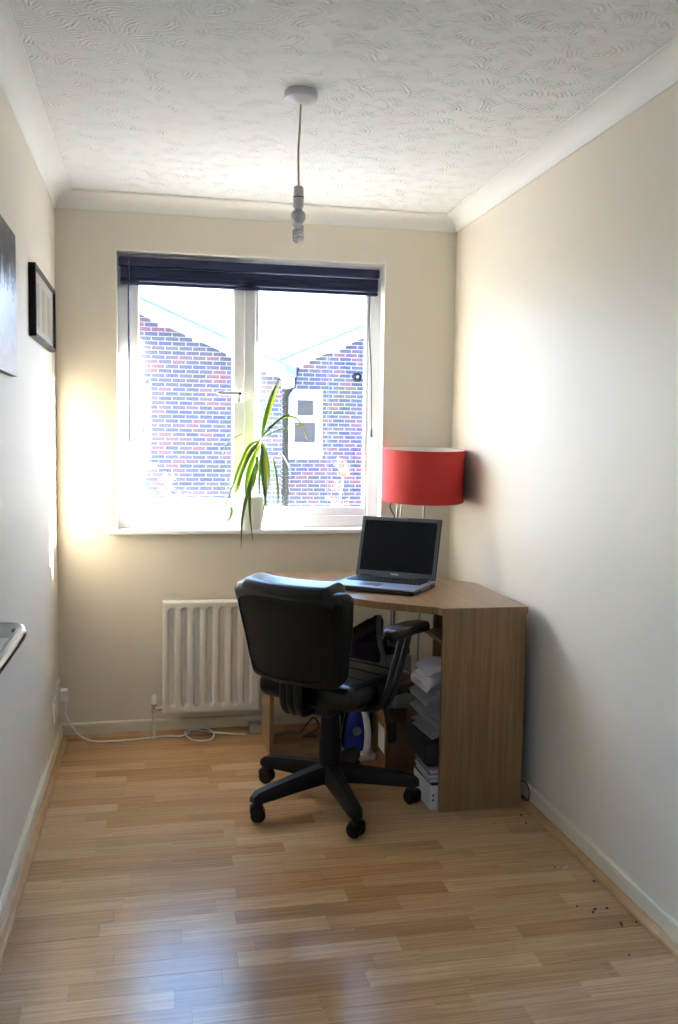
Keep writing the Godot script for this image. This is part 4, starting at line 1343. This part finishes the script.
	obj("flap", MB.new().rbox(Vector3(0.0, 0.515, 0.05), Vector3(0.13, 0.05, 0.07), 0.02, 3, 3, Basis(Vector3(0, 0, 1), 0.5)), mat(rgb(62, 60, 58), 0.8), bg, false, 60)
	# the bay behind the end panel: white box, folder, magazines, black case, loose papers
	var wbx := thing("white_box", "low white box with two dots on the floor beside the end panel", "box", Vector3(1.49, 0, 0.9))
	obj("carton", MB.new().span(Vector3(1.384, 0.0, 0.80), Vector3(1.60, 0.09, 1.006), 0.0015), white, wbx)
	for y in [0.036, 0.054]: obj("dot", MB.new().lathe([Vector2(0.0005, 0), Vector2(0.0042, 0), Vector2(0.0042, 0.0006), Vector2(0.0005, 0.0006)], 10, Vector3(1.397, y, 1.006), Basis(Vector3(1, 0, 0), PI / 2)), mat(rgb(110, 60, 60), 0.6), wbx)
	tag(obj("folder", MB.new().box(Vector3(1.50, 0.095, 0.905), Vector3(0.23, 0.009, 0.19), Basis(Vector3.UP, 0.06)), mat(rgb(28, 34, 90), 0.5)), "dark blue folder on the low white box", "folder")
	var cols := [rgb(196, 200, 210), rgb(150, 165, 196), rgb(210, 205, 206), rgb(120, 136, 176), rgb(200, 202, 206), rgb(170, 150, 158)]
	for k in 6:
		tag(obj("magazine", MB.new().cbox(Vector3(1.50 + 0.004 * sin(k * 2.0), 0.104 + 0.0085 * k, 0.915), Vector3(0.235, 0.008, 0.17), 0.0008, Basis(Vector3.UP, 0.05 * sin(k * 3.1))), mat(cols[k], 0.5)), ["lowest magazine of the small stack, right on the blue folder", "topmost magazine of the small stack, right under the black case", "magazine %s from the blue folder in the small stack" % nth(k)][0 if k == 0 else (1 if k == 5 else 2)], "magazine", "magazines in the desk bay")
	var bc := thing("black_case", "black soft case lying in the desk bay under the loose papers", "case", Vector3(1.49, 0.151, 0.86))
	obj("shell", MB.new().rbox(Vector3(-0.005, 0.05, 0), Vector3(0.24, 0.1, 0.28), 0.025, 4, 3, Basis(), func(v: Vector3) -> Vector3: return v + Vector3(0, 0, 0)), mat(rgb(20, 20, 22), 0.65), bc, false, 60)
	obj("zip", MB.new().tube([Vector3(-0.12, 0.07, -0.11), Vector3(-0.126, 0.07, 0.0), Vector3(-0.12, 0.07, 0.11)], 0.003, 6), M.black, bc, false)
	var pr := RandomNumberGenerator.new()
	pr.seed = 4
	var sheets := [mat(rgb(206, 206, 214), 0.8), mat(rgb(190, 190, 202), 0.8), mat(rgb(214, 212, 212), 0.8), mat(rgb(176, 180, 198), 0.8)]
	var y := 0.27
	for k in 16:
		var w := pr.randf_range(0.19, 0.23)
		var sag := 0.022 + 0.0016 * k
		var rise := 0.004
		var cx := 1.50 - 0.025 * sin(k * 1.7) - (0.03 if k > 7 else 0.0) + pr.randf_range(-0.015, 0.015)
		var tw := pr.randf_range(-0.16, 0.16)
		var pages := []
		for i in 9:
			var row := []
			for j in 5:
				var a := lerpf(-w / 2, w / 2, i / 8.0)
				var b := lerpf(-0.105, 0.105, j / 4.0)
				var dy := -sag * pow(clampf((-a - 0.03) / 0.09, 0, 1), 2) + rise * (b / 0.1) * 0.3 + 0.003 * sin(a * 60) * cos(b * 40)
				var v := Basis(Vector3.UP, tw) * Vector3(a, 0, b)
				row.append(Vector3(clampf(cx + v.x, 1.365, 1.70), y + dy + 0.008, clampf(0.893 + v.z, 0.735, 1.008)))
			pages.append(row)
		var mb := MB.new()
		mb.grid(pages)
		var low := []
		for row in pages:
			var r2 := []
			for v in row: r2.append(v - Vector3(0, 0.0012, 0))
			low.append(r2)
		low.reverse()
		mb.grid(low)
		tag(obj("paper", mb, sheets[k % 4], null, true, 50), ["lowest loose sheet of the slumping paper pile, right on the black case", "topmost loose sheet of the slumping paper pile in the desk bay", "loose sheet %s from the black case in the slumping paper pile" % nth(k)][0 if k == 0 else (1 if k == 15 else 2)], "paper", "papers spilling from the desk bay")
		y += 0.0155

func nth(k: int) -> String:
	return ["first", "second", "third", "fourth", "fifth", "sixth", "seventh", "eighth", "ninth", "tenth", "eleventh", "twelfth", "thirteenth", "fourteenth", "fifteenth", "sixteenth"][k] + " up"

# ---------------------------------------------------------------- sockets and leads
func build_sockets() -> void:
	var white := mat(rgb(238, 236, 232), 0.4)
	var so := thing("wall_socket", "white blank double wall socket low on the wall near the corner", "socket", Vector3(0, 0.16, 0.215))
	obj("plate", MB.new().rbox(Vector3(0.005, 0.2, 0.215), Vector3(0.01, 0.086, 0.14), 0.003, 2, 1), white, so)
	for z in [0.18, 0.25]: obj("switch", MB.new().rbox(Vector3(0.0105, 0.225, z), Vector3(0.004, 0.016, 0.012), 0.0015, 2, 1), white, so)
	var s2 := thing("wall_socket", "white single wall socket behind the plug, right in the corner", "socket", Vector3(0, 0.19, 0.085))
	obj("plate", MB.new().rbox(Vector3(0.005, 0.24, 0.085), Vector3(0.01, 0.086, 0.086), 0.003, 2, 1), white, s2)
	var pl := thing("plug", "white mains plug in the corner socket with a trailing lead", "plug", Vector3(0.03, 0.2, 0.085))
	obj("plug_body", MB.new().rbox(Vector3(0.028, 0.222, 0.085), Vector3(0.032, 0.052, 0.044), 0.008, 3, 1), white, pl)
	obj("cord_grip", MB.new().tube([Vector3(0.034, 0.2, 0.085), Vector3(0.036, 0.185, 0.086)], 0.005, 8), white, pl)
	var lead := [Vector3(0.036, 0.184, 0.086)]
	for k in [[66, 715], [72, 726]]: lead.append(at(k[0], k[1], 2, 0.1))
	for k in [[80, 736], [92, 741], [105, 741.5], [135, 739.5], [160, 736.5], [180, 736], [188, 733]]: lead.append(at(k[0], k[1], 1, 0.02 if k[0] < 90 else (0.007 if k[0] < 150 else 0.014)))
	for k in [[192, 729.5], [205, 728]]: lead.append(at(k[0], k[1], 1, 0.028))
	for k in [[214, 733], [210, 739.5], [196, 740.5], [187, 736.5], [186, 731], [196, 730], [222, 733], [246, 734.5]]: lead.append(at(k[0], k[1], 1, 0.02))
	tag(obj("extension_lead", MB.new().tube(curve(lead, 6), 0.0036, 8), white), "white mains lead looped on the floor below the radiator", "cable")
	var ad := thing("lead_socket", "grey trailing socket on the floor at the desk's side panel", "socket", at(255, 732, 1, 0.0))
	obj("body", MB.new().rbox(Vector3(0, 0.024, 0), Vector3(0.06, 0.046, 0.07), 0.01, 3, 1), mat(rgb(186, 180, 172), 0.5), ad, false)
	tag(obj("spare_cable", MB.new().tube(curve([Vector3(0.93, 0.006, 0.12), Vector3(1.0, 0.007, 0.09), Vector3(1.05, 0.01, 0.11), Vector3(1.09, 0.05, 0.1), Vector3(1.12, 0.07, 0.09), Vector3(1.14, 0.03, 0.1), Vector3(1.1, 0.008, 0.12), Vector3(1.06, 0.007, 0.15), Vector3(1.12, 0.006, 0.16)], 6), 0.004, 8), mat(rgb(90, 90, 92), 0.5)), "grey spare cable coiled against the skirting under the desk", "cable")
	tag(obj("black_cable", MB.new().tube(curve([Vector3(1.742, 0.05, 0.9), Vector3(1.742, 0.08, 0.98), Vector3(1.744, 0.088, 1.03), Vector3(1.748, 0.06, 1.05), Vector3(1.746, 0.025, 1.04), Vector3(1.742, 0.024, 0.98)], 6), 0.0024, 6), M.black), "black cable looping out between the desk end and the skirting", "cable")
	# crumbs of dirt on the laminate along the wall beside the desk
	var cr := MB.new()
	var r := RandomNumberGenerator.new()
	r.seed = 6
	for k in [[521, 815], [526, 823], [594, 881], [593, 912], [577, 906], [595, 909], [621, 923], [622, 925], [636, 922], [629, 955], [555, 867], [607, 908]]:
		var c := at(k[0], k[1], 1, 0.002)
		if c.x > W - 0.045: c.x = W - 0.045
		cr.rbox(c, Vector3(r.randf_range(0.004, 0.009), 0.004, r.randf_range(0.004, 0.008)), 0.0018, 1, 1, Basis(Vector3.UP, r.randf() * 3))
	var co := obj("crumbs", cr, mat(rgb(40, 32, 28), 0.9))
	co.set_meta("kind", "stuff")
	tag(co, "dark crumbs of dirt scattered along the beech bead", "dirt")
	tag(obj("paper_scrap", MB.new().box(at(566, 867.5, 1, 0.0015), Vector3(0.022, 0.002, 0.007), Basis(Vector3.UP, 0.4)), M.white), "tiny white paper scrap on the laminate by the wall", "paper")
